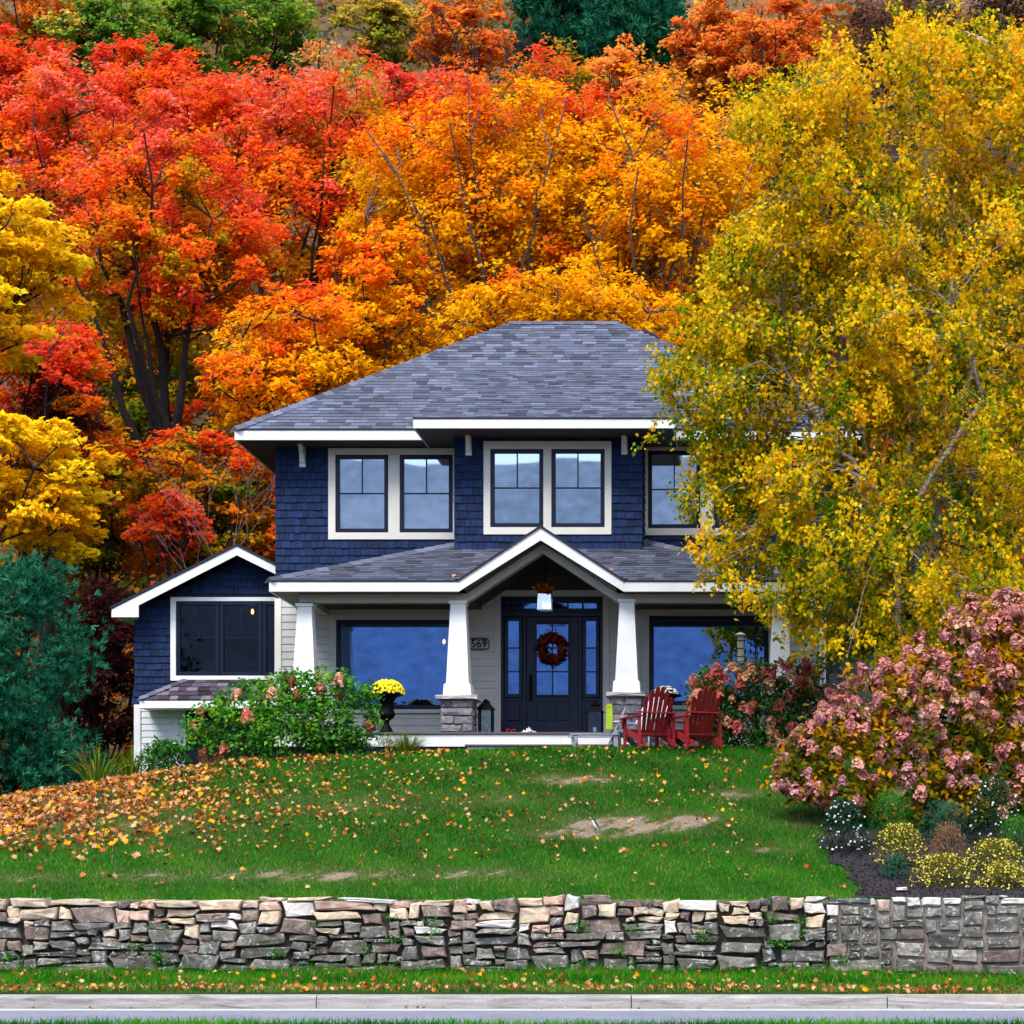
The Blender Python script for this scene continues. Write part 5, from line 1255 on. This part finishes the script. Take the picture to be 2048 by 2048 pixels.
mound('dry_grass_tuft', 'thin tan grass tuft left of the green hydrangea', 'plant', 410, 1480, 1530, 50, 34.4, 130, .006, 'dry', 126, None, blade=True)
mound('yellow_daisy_plant', 'small plant with three golden flowers by the urn foot', 'plant', 774, 1470, 1512, 50, 34.8, 350, .04, 'fern', 127, (7,.06,L((226,160,10),(236,190,20))))

# ------------------------------------------------------------------ grass, fallen leaves, mulch
rng = np.random.default_rng(131)
def in_bed(x, y):   # flower bed outline
    px = VPX + x*4250/y; 
    return (px > 1712 - 70*sstep(26.2,28.5,y) + 9*np.sin(y*7.0) + 5*np.sin(y*17.0+1)) & (y < 29.2) & (y > 25.7) & (x < 5.0)
def blades(n, x, y, z, h, w, cols, rng, mat='grass'):
    a = rng.uniform(0,np.pi,size=n); sd = np.stack([np.cos(a),np.sin(a)*.6,0*a],1)*(w*.5)[:,None]
    tip = np.stack([rng.normal(size=n)*.45*h, rng.normal(size=n)*.45*h, h],1); b = np.stack([x,y,z],1)
    co = np.stack([b-sd,b+sd,b+tip],1); return np_mesh('grass', co.reshape(-1,3), 3, M[mat], cols)
n0 = 312000
x = rng.uniform(-14.6,5.8,size=n0); y = 25.60+rng.uniform(size=n0)**.95*9.45
ok = ~in_bed(x,y) & (x > -1533*y/4250-1.7) & (x < 515*y/4250+1.5); x,y = x[ok],y[ok]
dd = dead(x,y); ok = rng.uniform(size=len(x)) > dd*.72; x,y,dd = x[ok],y[ok],dd[ok]; n = len(x)
mott = .5+.25*np.sin(x*1.9+np.sin(y*2.3)*1.4)*np.sin(y*2.7+x)+.2*np.sin(x*5.1+y*3.3)
lowl = 1-sstep(27.0,28.6,y)
big = .5+.5*np.sin(x*.8+1.3*np.sin(y*.9))*np.sin(y*1.3-x*.5); t = np.clip(mott*.6+rng.normal(size=n)*.22+.25*lowl+.12*big-.08,0,1)
PAL['grass'] = L((4,66,2),(12,98,4),(26,124,6),(62,142,14),(116,154,34))
cols = pal(PAL['grass'], t); tan = pal(L((150,128,84),(186,158,120)), rng.uniform(size=n)); k = np.clip(dd*1.3+(rng.uniform(size=n)<.07)*.8,0,1)[:,None]
cols = cols*(1-k)+tan*k
h = rng.uniform(.035,.075,size=n)*(1-.5*dd)
o = link('lawn_grass', blades(n,x,y,ground_z(x,y)-.006,h,rng.uniform(.006,.012,size=n),cols,rng)); tag(o,'short green lawn grass on the slope below the house','grass',None,'stuff')
n = 84000; x = rng.uniform(-11.8,5.6,size=n); y = rng.uniform(24.1,25.5,size=n); px = VPX+x*4250/y
edge = 24.13+.07*np.sin(x*2.3)+.05*np.sin(x*6.1); ok = y > edge; x,y = x[ok],y[ok]; n = len(x)
t = np.clip(.55+.25*np.sin(x*2.2)*np.sin(y*5)+rng.normal(size=n)*.2,0,1); cols = pal(PAL['grass'],t)
k = (rng.uniform(size=n)<.08*(1+3*(y<24.4)))[:,None]; cols = np.where(k, pal(L((150,118,78),(190,150,110)),rng.uniform(size=n)), cols)
h = rng.uniform(.04,.10,size=n)*(1+.8*sstep(25.2,25.5,y)); 
o = link('verge_grass', blades(n,x,y,verge_z(x,y)-.006,h,rng.uniform(.006,.012,size=n),cols,rng)); tag(o,'grass strip between the kerb and the stone walls','grass',None,'stuff')
n = 26000; x = rng.uniform(-4.6,2.0,size=n); y = rng.uniform(8.9,11.2,size=n); t = np.clip(.5+.25*np.sin(x*4)+rng.normal(size=n)*.2,0,1)
o = link('near_grass', blades(n,x,y,bank_z(x,y)-.004,rng.uniform(.02,.055,size=n),rng.uniform(.004,.008,size=n),pal(PAL['grass'],t),rng)); tag(o,'grass blades on the near roadside along the bottom edge','grass',None,'stuff')
# tufts and weeds growing from the wall
n = 1500; x = rng.uniform(-9.3,3.2,size=n); s = rng.integers(0,26,size=n); wx = rng.uniform(-9.2,1.0,size=26); wz = rng.uniform(.35,1.0,size=26); x = wx[s]+rng.normal(size=n)*.06; z = wz[s]+rng.normal(size=n)*.035
pos = np.stack([x, 25.42-.03+rng.normal(size=n)*.03, z],1); nrm = np.array([0,-.6,.5])+rng.normal(size=(n,3))*.5
me = np_mesh('wall_weeds', leaf_co(pos,nrm,rng.uniform(.02,.045,size=n),rng,.6), 4, M['green_leaf'], pal(PAL['fern'],rng.uniform(size=n))); tag(link('wall_weeds', me),'small green weeds growing out of the stone wall joints','weeds',None,'stuff')
# fallen leaves
def fallen(n, x, y, z, size, name, label, rng, p=None):
    nrm = np.stack([rng.normal(size=n)*.75, rng.normal(size=n)*.7-.4, np.full(n,.75)],1)
    co, k = maple_co(np.stack([x,y,z],1), nrm, size, rng)
    cols = pal(L((74,40,22),(118,58,24),(176,86,26),(180,108,60),(204,150,102),(214,172,126),(226,142,14),(236,176,18)), rng.uniform(size=n)**1.25 if p is None else p)
    me = np_mesh(name, co, k, M['dry_leaf'], np.minimum(cols*rng.uniform(.75,1.12,size=n)[:,None],.9)); tag(link(name, me), label, 'leaves', None, 'stuff')
cand = 60000; x = rng.uniform(-14.2,4.8,size=cand); y = 26.0+rng.uniform(size=cand)*8.6; px = VPX+x*4250/y; py = VPY-(ground_z(x,y)-ZC)*4250/y
dn = .016+.02*(py<1720)
dn = dn + .30*np.exp(-((px-120)/330)**2)*sstep(1720,1640,py*1.0) if False else dn + 1.0*np.exp(-(np.maximum(px-60,0)/330)**2)*np.clip((1725-py)/110,0,1) + .10*np.exp(-((px-620)/330)**2)*np.clip((1715-py)/90,0,1) + .03*np.clip((1690-py)/60,0,1)*(px<1500)
dn = dn*(.8+.65*np.sin(px*.031+py*.05)*np.sin(py*.07-px*.017))
ok = (rng.uniform(size=cand) < dn) & ~in_bed(x,y); x,y = x[ok],y[ok]; n = len(x)
print('fallen', n)
fallen(n,x,y,ground_z(x,y)+rng.uniform(.012,.05,size=n),rng.uniform(.05,.13,size=n)*(1+.35*np.exp(-((VPX+x*4250/y)/420)**2)),'fallen_leaves','scattered tan, orange and yellow maple leaves lying on the lawn',rng)
n = 900; x = rng.uniform(-10.2,4,size=n); y = np.where(rng.uniform(size=n)<.55, 24.10+np.abs(rng.normal(size=n))*.14, rng.uniform(24.15,25.35,size=n))
fallen(n,x,y,verge_z(x,y)+rng.uniform(.03,.07,size=n),rng.uniform(.05,.12,size=n),'verge_leaves','dry fallen leaves along the kerb and verge',rng,rng.uniform(0,.9,size=n))
n = 46; x = rng.uniform(-9.5,3.4,size=n); y = rng.uniform(23.50,23.72,size=n)
fallen(n,x,y,np.full(n,.016),rng.uniform(.03,.09,size=n),'gutter_leaves','few dry leaves caught in the gutter beside the kerb',rng,rng.uniform(0,.8,size=n))
# mulch bed
bxs = np.linspace(X(1640,27), X(2140,27)+1.6, 150); bys = np.linspace(25.75,29.2,110)
XX,YY = np.meshgrid(bxs,bys); inside = in_bed(XX,YY); co = np.stack([XX,YY,ground_z(XX,YY)+.02],-1).reshape(-1,3); fs = []
for j in range(109):
    for i in range(149):
        if inside[j,i] and inside[j,i+1] and inside[j+1,i] and inside[j+1,i+1]: a = j*150+i; fs.append((a,a+1,a+151,a+150))
me = bpy.data.meshes.new('garden_bed'); me.from_pydata(co.tolist(),[],fs); me.materials.append(M['mulch']); me.shade_smooth(); tag(link('garden_bed', me), kind='structure')
n = 9000; x = rng.uniform(bxs[0],bxs[-1],size=n); y = rng.uniform(25.75,28.5,size=n); ok = in_bed(x,y); x,y = x[ok],y[ok]; n = len(x)
pos = np.stack([x,y,ground_z(x,y)+.03+rng.uniform(0,.02,size=n)],1); nrm = np.array([0,-.2,.8])+rng.normal(size=(n,3))*.6
me = np_mesh('mulch_chips', leaf_co(pos,nrm,rng.uniform(.02,.055,size=n),rng,.4,.02), 4, M['dry_leaf'], pal(L((22,18,22),(44,36,44),(84,72,80)),rng.uniform(size=n)**1.5)); tag(link('mulch_chips', me),'dark bark mulch chips in the flower bed','mulch',None,'stuff')
# ------------------------------------------------------------------ furniture and small things
def adirondack(label, px, d, face, mat, group, sink=0.0, seed=1, z=None):
    """face: heading (radians) of the seat front, 0 = towards the camera"""
    x = X(px,d); zz = gz(x,d) if z is None else z
    t = thing('adirondack_chair', label, 'chair', (x,d,zz-sink), face, group); t.scale = (.93,.93,.93); m = M[mat]; r = random.Random(seed)
    # local: front towards -y, seat from y=-.35 to .2
    for i in range(6):
        y = -.36+i*.098; z0 = .36-(y+.36)*.22
        MB().bar((-.27,y,z0),(.27,y,z0),.085,.022).build('seat_slat', m, t)
    n = 6; tops = [.60,.72,.79,.79,.72,.60]
    for i in range(n):
        u = (i-(n-1)/2); xb, xt = u*.072, u*.094; y0, z0 = .17, .22; ln = tops[i]+.12; dy, dz = math.sin(math.radians(24)), math.cos(math.radians(24))
        hw = .031; y1, z1 = y0+dy*ln, z0+dz*ln; sl = .05*(1 if u > 0 else -1)*min(1,abs(u)/1.2)
        pts = [(xb-hw,y0,z0),(xb+hw,y0,z0),(xt+hw*1.15,y0+dy*(ln-max(0,sl)-.02),z0+dz*(ln-max(0,sl)-.02)),(xt+hw*.4,y1,z1),(xt-hw*.4,y1,z1),(xt-hw*1.15,y0+dy*(ln+min(0,sl)-.02),z0+dz*(ln+min(0,sl)-.02))]
        MB().prism(pts, (0,dz*.02,-dy*.02)).build('back_slat', m, t)
    MB().bar((-.33,.39,.615),(.33,.39,.615),.10,.024).build('back_rail', m, t)
    MB().bar((-.27,.20,.28),(.27,.20,.28),.03,.08).build('lower_back_rail', m, t)
    for s in (-1,1):
        MB().bar((s*.30,-.34,0),(s*.30,-.34,.535),.085,.03,(1,0,0)).build('front_leg', m, t)
        MB().bar((s*.315,.36,0),(s*.315,.36,.60),.075,.03,(1,0,0)).build('rear_post', m, t)
        MB().prism([(s*.31-.062,-.44,.537),(s*.31+.062,-.44,.537),(s*.31+.07,-.2,.541),(s*.31+.045,.42,.545),(s*.31-.045,.42,.545),(s*.31-.07,-.2,.541)],(0,0,.024)).build('arm', m, t)
        MB().prism([(s*.27-.013,-.37,.30),(s*.27-.013,.52,.02),(s*.27-.013,.52,.12),(s*.27-.013,-.37,.40)],(.026,0,0)).build('side_rail', m, t)
        MB().prism([(s*.345-.012,-.38,.53),(s*.345-.012,-.34,.36),(s*.345-.012,-.28,.53)],(.024,0,0)).build('arm_brace', m, t)
    return t
GC = 'adirondack chairs on the lawn crest'
adirondack('dark red slatted chair seen from behind, left one of two backs', 1297, 34.1, math.radians(206), 'red', GC, .02, 1)
adirondack('dark red slatted chair seen from behind, right one beside the hydrangea', 1388, 34.0, math.radians(209), 'red', GC, .02, 2)
adirondack('red slatted chair facing the road between the two turned backs', 1372, 35.25, math.radians(-38), 'red', GC, .05, 3)
adirondack('pale grey slatted chair facing the road behind the left red chair', 1287, 35.05, math.radians(-24), 'pale_wood', GC, .08, 4)
adirondack('weathered grey chair half hidden by the lawn crest left of the red chairs', 1188, 34.75, math.radians(-82), 'weathered', GC, .30, 5)
v = P(1219,1459,35.0); t = thing('lime_cushion', 'narrow lime green cushion standing upright on the weathered grey chair', 'cushion', v)
mb = MB(); q = [(-.055,0),(-.05,.2),(-.045,.36),(-.02,.405),(.03,.40),(.05,.36),(.055,.18),(.05,0)]
mb.prism([(a,-.05,b) for a,b in q],(0,.10,0)); mb.build('cover', M['lime'], t)
MB().prism([(-.06,-.055,.35),(.055,-.055,.38),(.04,-.055,.42),(-.03,-.055,.42)],(0,.11,0)).build('top_seam', M['lime'], t)
# urns
def urn(label, px, pfoot, d, sc, z=None):
    x = X(px,d); zz = Z(pfoot,d)
    t = thing('garden_urn', label, 'urn', (x,d,zz), 0, 'black urns on the porch')
    def pr(a): return [(r*sc,z_*sc) for r,z_ in a]
    MB().lathe(pr([(.115,0),(.12,.03),(.10,.05),(.085,.09),(.05,.14),(.045,.20),(.06,.215)]),22).build('foot', M['metal'], t, True)
    MB().lathe(pr([(.05,.215),(.10,.24),(.145,.30),(.14,.345),(.12,.37),(.118,.45),(.125,.53),(.16,.59),(.20,.615)]),26).build('bowl', M['metal'], t, True)
    MB().lathe(pr([(.20,.615),(.265,.625),(.27,.64),(.255,.655),(.20,.65),(.15,.64)]),26).build('rim', M['metal'], t, True)
    return t, zz+.65*sc
def mums(label, px, d, zt, rx, h, n, fs, fp, seed, lp='hyd_dark', under=.5):
    rng = np.random.default_rng(seed); root = thing('potted_flowers', label, 'flowers', (X(px,d),d,zt-.03))
    a = rng.uniform(0,2*np.pi,size=900); zz = rng.uniform(0,1,size=900); rr = np.sqrt(np.clip(1-(zz*.95)**2,0,1))*rng.uniform(.5,.93,size=900)
    p = np.stack([np.cos(a)*rr*rx,np.sin(a)*rr*rx,zz*h*.9],1)
    bush_leaves('foliage', root, p, np.stack([np.cos(a),np.sin(a),0*a+.6],1)+rng.normal(size=(900,3))*.4, np.full(900,.05), pal(PAL[lp],rng.uniform(0,.4,size=900))*.7, rng)
    k = 0; placed = []; heads = [MB().lathe([(0.004,-.012),(fs*.5,0),(fs*.42,fs*.22),(fs*.2,fs*.34),(.003,fs*.36)],8).mesh('bloom', M['bloom_'+fp]) for _ in range(1)]
    for _ in range(6000):
        if len(placed) >= n: break
        a = rng.uniform(np.pi*.85,2.15*np.pi); z_ = rng.uniform(-.05,1)
        if z_ < under*.45 and rng.random() < .7: continue
        rr = math.sqrt(max(0,1-max(0,z_*.97)**2)); q = np.array([math.cos(a)*rr*rx, math.sin(a)*rr*rx, z_*h])
        if placed and min(np.linalg.norm(q-w_) for w_ in placed) < fs*.72: continue
        placed.append(q); o = link('bloom', heads[0], root); o.location = q
        o.rotation_euler = Vector((q[0]/rx, q[1]/rx, .15+q[2]/h)).to_track_quat('Z','Y').to_euler(); s = rng.uniform(.85,1.2); o.scale = (s,s,s)
M['bloom_yellow'] = paint('yellow_bloom', (.86,.66,.008), .7, .12, 60, .3); M['bloom_white'] = paint('white_bloom', (.78,.78,.74), .7, .08, 60, .3)
t, zt = urn('black urn planter holding yellow chrysanthemums left of the door', 773, 1467, 35.85, 1.02)
mums('dome of bright yellow chrysanthemums in the left urn', 775, 35.85, zt+.04, .275, .22, 120, .062, 'yellow', 5)
t, zt = urn('black urn planter behind the red chairs holding white flowers', 1331, 1467, 35.8, 1.0)
mums('cluster of small white flowers in the right urn', 1331, 35.8, zt, .215, .17, 62, .036, 'white', 6, under=.1)
# floor lanterns
def lantern(label, px, d, w, h, ring):
    x = X(px,d); t = thing('floor_lantern', label, 'lantern', (x,d,FZ), 0, 'black floor lanterns by the door'); a = w/2
    for sx in (-1,1):
        for sy in (-1,1): MB().box(sx*a-.012,sx*a+.012,sy*a-.012,sy*a+.012,.02,h*.70).build('post', M['metal'], t)
    MB().box(-a-.02,a+.02,-a-.02,a+.02,0,.022).build('base', M['metal'], t)
    mb = MB(); q = a+.04; zz = h*.70
    mb.add([(-q,-q,zz),(q,-q,zz),(q,q,zz),(-q,q,zz),(-a*.45,-a*.45,h*.90),(a*.45,-a*.45,h*.90),(a*.45,a*.45,h*.90),(-a*.45,a*.45,h*.90)],[(3,2,1,0),(4,5,6,7),(0,1,5,4),(1,2,6,5),(2,3,7,6),(3,0,4,7)])
    mb.add([(-a*.7,-a*.7,h*.90),(a*.7,-a*.7,h*.90),(a*.7,a*.7,h*.90),(-a*.7,a*.7,h*.90),(0,0,h)],[(3,2,1,0),(0,1,4),(1,2,4),(2,3,4),(3,0,4)]); mb.build('roof', M['metal'], t)
    if ring: MB().tube([(math.cos(k/10*2*math.pi)*.04,0,h+.05+math.sin(k/10*2*math.pi)*.055) for k in range(11)],.007,5).build('ring_handle', M['metal'], t)
    for sx in (-1,1): MB().box(sx*a-.002,sx*a+.002,-a+.012,a-.012,.024,h*.70).build('glass_pane', M['glass_dark'], t)
    MB().box(-a+.012,a-.012,-a-.002,-a+.002,.024,h*.70).build('glass_pane', M['glass_dark'], t)
    MB().lathe([(.035,.024),(.036,.17),(.03,.175)],12).build('candle', M['candle'], t, True)
lantern('black metal floor lantern with candle beside the left stone pier', 972, 36.5, .22, .64, False)
lantern('black metal floor lantern with ring handle in front of the right sidelight', 1190, 36.9, .25, .62, True)
# hanging porch lantern with autumn garland
d = 36.55; v = P(1090,1221,d); t = thing('porch_pendant', 'hanging porch lantern of glass with dark cap under the gable', 'lamp', v)
mb = MB(); a, b, h = .118, .132, .275
mb.add([(-b,-b,0),(b,-b,0),(b,b,0),(-b,b,0),(-a,-a,h),(a,-a,h),(a,a,h),(-a,a,h)],[(0,1,5,4),(1,2,6,5),(2,3,7,6),(3,0,4,7)]); mb.build('glass_shade', M['lamp_glass'], t)
for sx,sy in ((-1,-1),(1,-1),(1,1),(-1,1)): MB().tube([(sx*b,sy*b,0),(sx*a,sy*a,h)],.008,4).build('corner_bar', M['metal'], t)
MB().add([(-.12,-.12,h),(.12,-.12,h),(.12,.12,h),(-.12,.12,h),(-.11,-.11,h+.09),(.11,-.11,h+.09),(.11,.11,h+.09),(-.11,.11,h+.09)],[(3,2,1,0),(4,5,6,7),(0,1,5,4),(1,2,6,5),(2,3,7,6),(3,0,4,7)]).build('cap', M['navy'], t)
MB().tube([(0,0,h+.09),(0,0,h+.55)],.012,6).build('rod', M['metal'], t)
for k in (-1,1): MB().lathe([(.008,.05),(.012,.09),(.009,.13),(.002,.155)],8,(k*.035,0,0)).build('candle_bulb', M['sconce_bulb'], t, True)
def leafy(name, label, cat, centre, path, n, rad, leaf, pal_, seed, mat='dry_leaf'):
    rng = np.random.default_rng(seed); root = thing(name, label, cat, centre); path = np.array(path); i = rng.integers(0,len(path),size=n)
    g = rng.normal(size=(n,3))*rad; pos = path[i]+g; nrm = unit(g)+rng.normal(size=(n,3))*.4+np.array([0,-.4,.2])
    me = np_mesh('foliage', leaf_co(pos,nrm,leaf*rng.uniform(.7,1.3,size=n),rng,.6), 4, M[mat], pal(pal_, rng.uniform(size=n))*rng.uniform(.7,1.15,size=n)[:,None]); link('foliage', me, root); return root
leafy('autumn_garland', 'rust-red autumn leaf garland around the hanging porch lantern cap', 'garland', P(1090,1178,36.45), [(x_*.02-.12,-.04,.02*math.sin(x_)) for x_ in range(13)], 170, .035, .06, L((70,22,12),(128,36,14),(150,84,20)), 7)
cx = P(1103.5,1296,37.50); w_ = leafy('door_wreath', 'dark red and brown autumn leaf wreath hanging on the front door', 'wreath', cx, [(math.cos(k/40*6.283)*.195,-.03,math.sin(k/40*6.283)*.205) for k in range(40)], 900, .042, .075, L((26,14,10),(64,20,12),(110,28,14),(150,60,16),(44,40,14)), 8)
MB().tube([(math.cos(k/24*6.283)*.195,-.02,math.sin(k/24*6.283)*.205) for k in range(25)],.03,7).build('ring', M['stem'], w_)
# house number plaque
px_, py_, d = 958, 1288, DW-.03; v = P(px_,py_,d)
t = thing('house_number', 'black wrought-iron house number plaque reading 569 beside the door', 'sign', v)
mb = MB(); W_, H_ = .155, .085
mb.tube([(-W_,0,-H_),(W_,0,-H_)],.006,5).tube([(-W_,0,H_),(W_,0,H_)],.006,5)
for s in (-1,1):
    mb.tube([(s*W_*math.cos(k/8*math.pi-math.pi/2)*.14+s*W_,0,math.sin(k/8*math.pi-math.pi/2)*H_) for k in range(9)],.007,5)
    mb.tube([(s*W_*.95*math.cos(k/10*math.pi),0,s*(H_+.022*math.sin(k/10*math.pi))) for k in range(11)],.006,5)
mb.build('scroll_frame', M['metal'], t)
for i,ch in enumerate('569'):
    cu = bpy.data.curves.new('digit','FONT'); cu.body = ch; cu.size = .19; cu.extrude = .006; cu.align_x = 'CENTER'; cu.align_y = 'CENTER'
    to = bpy.data.objects.new('tmp', cu); C.objects.link(to); dg = bpy.context.evaluated_depsgraph_get(); me = bpy.data.meshes.new_from_object(to.evaluated_get(dg)); bpy.data.objects.remove(to)
    me.materials.clear(); me.materials.append(M['metal']); o = link('digit', me, t); o.location = ((i-1)*.098,-.004,0); o.rotation_euler = (math.pi/2,0,0)
# bird feeder on a pole
d = 34.7; x = X(1511,d); z = gz(x,d); t = thing('bird_feeder', 'square tube bird feeder hanging from a thin black pole before the right window', 'bird feeder', (x,d,z))
zt = Z(1135,d)-z; zf = Z(1323,d)-z; zr = Z(1270,d)-z; fx = X(1481,d)-x
MB().tube([(0,0,-.1),(0,0,zt-.15),(-.02,0,zt-.03),(-.12,0,zt),(-.23,0,zt-.04),(fx,0,zt-.10)],.009,6).build('pole', M['metal'], t)
MB().tube([(fx,0,zt-.10),(fx,0,zr+.03)],.003,4).build('wire', M['metal'], t)
MB().box(fx-.05,fx+.05,-.05,.05,zf,zr).build('seed_tube', M['pewter'], t)
MB().add([(fx-.09,-.09,zr),(fx+.09,-.09,zr),(fx+.09,.09,zr),(fx-.09,.09,zr),(fx,0,zr+.05)],[(3,2,1,0),(0,1,4),(1,2,4),(2,3,4),(3,0,4)]).build('roof', M['cream'], t)
for k in range(3):
    MB().tube([(fx-.09,-.055,zf+.08+k*.13),(fx+.09,-.055,zf+.08+k*.13)],.005,4).build('perch', M['metal'], t)
# bird on the lawn
yb = 29.6; xb = X(1190,yb)
for _ in range(30):
    py = VPY-(gz(xb,yb)-ZC)*4250/yb
    yb += (py-1667)*.004; xb = X(1190,yb)
t = thing('small_bird', 'small black and white bird standing on the worn lawn patch', 'bird', (xb,yb,gz(xb,yb)+.03), math.radians(15)); t.scale = (.78,.78,.78)
bm = bmesh.new(); mbb = MB()
prof = [(-.062,.185,.006),(-.045,.19,.024),(-.025,.18,.030),(-.01,.145,.036),(.01,.105,.042),(.035,.07,.034),(.06,.04,.018),(.10,.0,.010)]
path = [(x_,0,z_) for x_,z_,r_ in prof]; mbb.tube(path,[r_ for *_,r_ in prof],12)
m2, n2, l2, p2 = newmat('black_white_plumage'); tc2 = n2.new('ShaderNodeTexCoord'); sp2 = n2.new('ShaderNodeSeparateXYZ'); l2.new(tc2.outputs['Normal'], sp2.inputs[0])
ad2 = n2.new('ShaderNodeMath'); ad2.operation = 'MULTIPLY_ADD'; l2.new(sp2.outputs['X'], ad2.inputs[0]); ad2.inputs[1].default_value = .7; l2.new(sp2.outputs['Z'], ad2.inputs[2]); p2.inputs['Roughness'].default_value = .9; p2.inputs['Specular IOR Level'].default_value = .1
r2 = ramp(n2, l2, ad2.outputs[0], [(.0,(.75,.73,.7)),(.1,(.008,.008,.01))]); l2.new(r2.outputs[0], p2.inputs['Base Color'])
mbb.build('body', m2, t, True)
MB().tube([(-.062,0,.185),(-.09,0,.18)],[.006,.001],6).build('beak', M['metal'], t)
for s in (-1,1): MB().tube([(.015,s*.012,.07),(.012,s*.014,-.03)],.003,4).build('leg', M['metal'], t)
# small things at the door
v = P(1057,1467,36.3); t = thing('crumpled_cloth', 'crumpled pale lavender cloth lying on the porch floor before the door', 'cloth', v)
rngc = np.random.default_rng(9); nx_, ny_ = 22, 10; gx, gy = np.meshgrid(np.linspace(-.19,.19,nx_), np.linspace(-.12,.12,ny_)); hz = (.075*np.exp(-(gx/.11)**2-(gy/.09)**2)+.022*np.sin(gx*60+gy*30)*np.cos(gy*55)+.02*rngc.normal(size=gx.shape))*(1-(gx/.2)**2); hz = np.maximum(hz,.003)
me = bpy.data.meshes.new('fabric'); me.from_pydata(np.stack([gx,gy,hz],-1).reshape(-1,3).tolist(),[],[(j*nx_+i,j*nx_+i+1,(j+1)*nx_+i+1,(j+1)*nx_+i) for j in range(ny_-1) for i in range(nx_-1)]); me.materials.append(M['cloth']); me.shade_smooth(); link('fabric', me, t)
leafy('red_leaf_heap', 'little heap of red leaves on the porch floor left of the cloth', 'leaves', P(1021,1463,36.3), [(k*.016-.05,0,.0) for k in range(7)], 60, .02, .05, L((120,24,12),(190,54,14)), 10)
# fallen leaves on the porch roof
def rl(label, px, d, seed, pl):
    rng = np.random.default_rng(seed); x = X(px,d); z = pz+(d-DF)*slope+.035
    co,k = maple_co(np.zeros((1,3)), np.array([[0,-.35,.9]]), np.array([.17]), rng)
    o = link('fallen_leaf', np_mesh('fallen_leaf', co, k, M['dry_leaf'], np.array([lin(pl)]))); o.location = (x,d,z); tag(o, label, 'leaf', 'single leaves on the porch roof')
rl('pale orange leaf on the porch roof just left of the portico rake', 908, 35.8, 1, (226,160,110)); rl('tan leaf higher on the porch roof left of the portico', 951, 36.35, 2, (236,190,140))
rl('small red leaf beside the upper left rake of the portico', 967, 36.6, 3, (180,40,34)); rl('orange leaf on the porch roof right of the portico', 1224, 36.3, 4, (222,140,90))
# lit lamps seen through the panes
for lb_, px, py, d in (('glowing pendant bulb inside the left picture window', 888, 1284, 38.6), ('glowing bulb inside the wing window', 505, 1224, 40.2)):
    v = P(px,py,d); t = thing('indoor_lamp', lb_, 'lamp', v, 0, 'lit indoor lamps')
    MB().lathe([(.008,-.04),(.024,-.022),(.027,.015),(.016,.045),(.008,.055)],12).build('bulb', M['bulb'], t, True)
    MB().lathe([(.012,.056),(.05,.07),(.09,.06),(.02,.12),(.006,.13)],14).build('shade', M['metal'], t, True)
    MB().tube([(0,0,.12),(0,0,.5)],.004,4).build('cord', M['metal'], t)
# boulders right of the house, pale flat stone in the bed, dark rock under the hydrangea
bw = thing('boulder_wall', 'dark boulder retaining wall right of the house under the birch', 'rock wall', (X(1720,40.5),40.5,gz(X(1720,40.5),40.5)))
rb = random.Random(12)
for px,py,w,h in ((1700,1330,95,75),(1655,1300,60,40),(1760,1345,80,60),(1715,1265,90,34),(1780,1285,80,50),(1670,1245,60,36),(1735,1235,80,36),(1810,1330,80,70),(1840,1270,90,60),(1690,1400,110,70),(1790,1410,110,70),(1880,1350,100,80),(1660,1375,60,50),(1900,1420,110,80),(1950,1290,110,90),(1850,1215,100,50),(1780,1210,90,40),(1930,1210,90,60)):
    d = 40.5+rb.uniform(-.15,.15); v = P(px,py,d)
    o = link('boulder', stone_mesh('boulder', w*d/4250, h*d/4250, .7, rb, M['boulder'], 1.5), bw); o.location = v-bw.location; o.rotation_euler = (rb.uniform(-.2,.2),rb.uniform(-.15,.15),rb.uniform(-.2,.2))
v = P(1803,1764,26.1); o = link('flat_stone', stone_mesh('flat_stone', .14, .04, .14, rb, M['stone_pale'], .4)); o.location = (v.x,v.y,gz(v.x,v.y)+.05); tag(o,'flat pale stone lying on the dark mulch','stone')
v = P(603,1497,34.35); o = link('rock', stone_mesh('rock', .24, .14, .2, rb, M['stone_dark'], 1.2)); o.location = (v.x,v.y,gz(v.x,v.y)+.05); tag(o,'dark rock at the foot of the left hydrangea','rock')
d = 35.4; x = X(311,d); t = thing('garden_stake', 'thin black metal bird-shaped garden stake before the white base wall', 'ornament', (x,d,gz(x,d)))
zz = Z(1472,d)-gz(x,d); MB().tube([(0,0,-.1),(0,0,zz-.06)],.004,4).build('rod', M['metal'], t); MB().tube([(-.03,0,zz+.02),(.0,0,zz-.02),(.05,0,zz-.06),(.07,0,zz-.08)],[.004,.018,.012,.002],6).build('bird_figure', M['metal'], t)
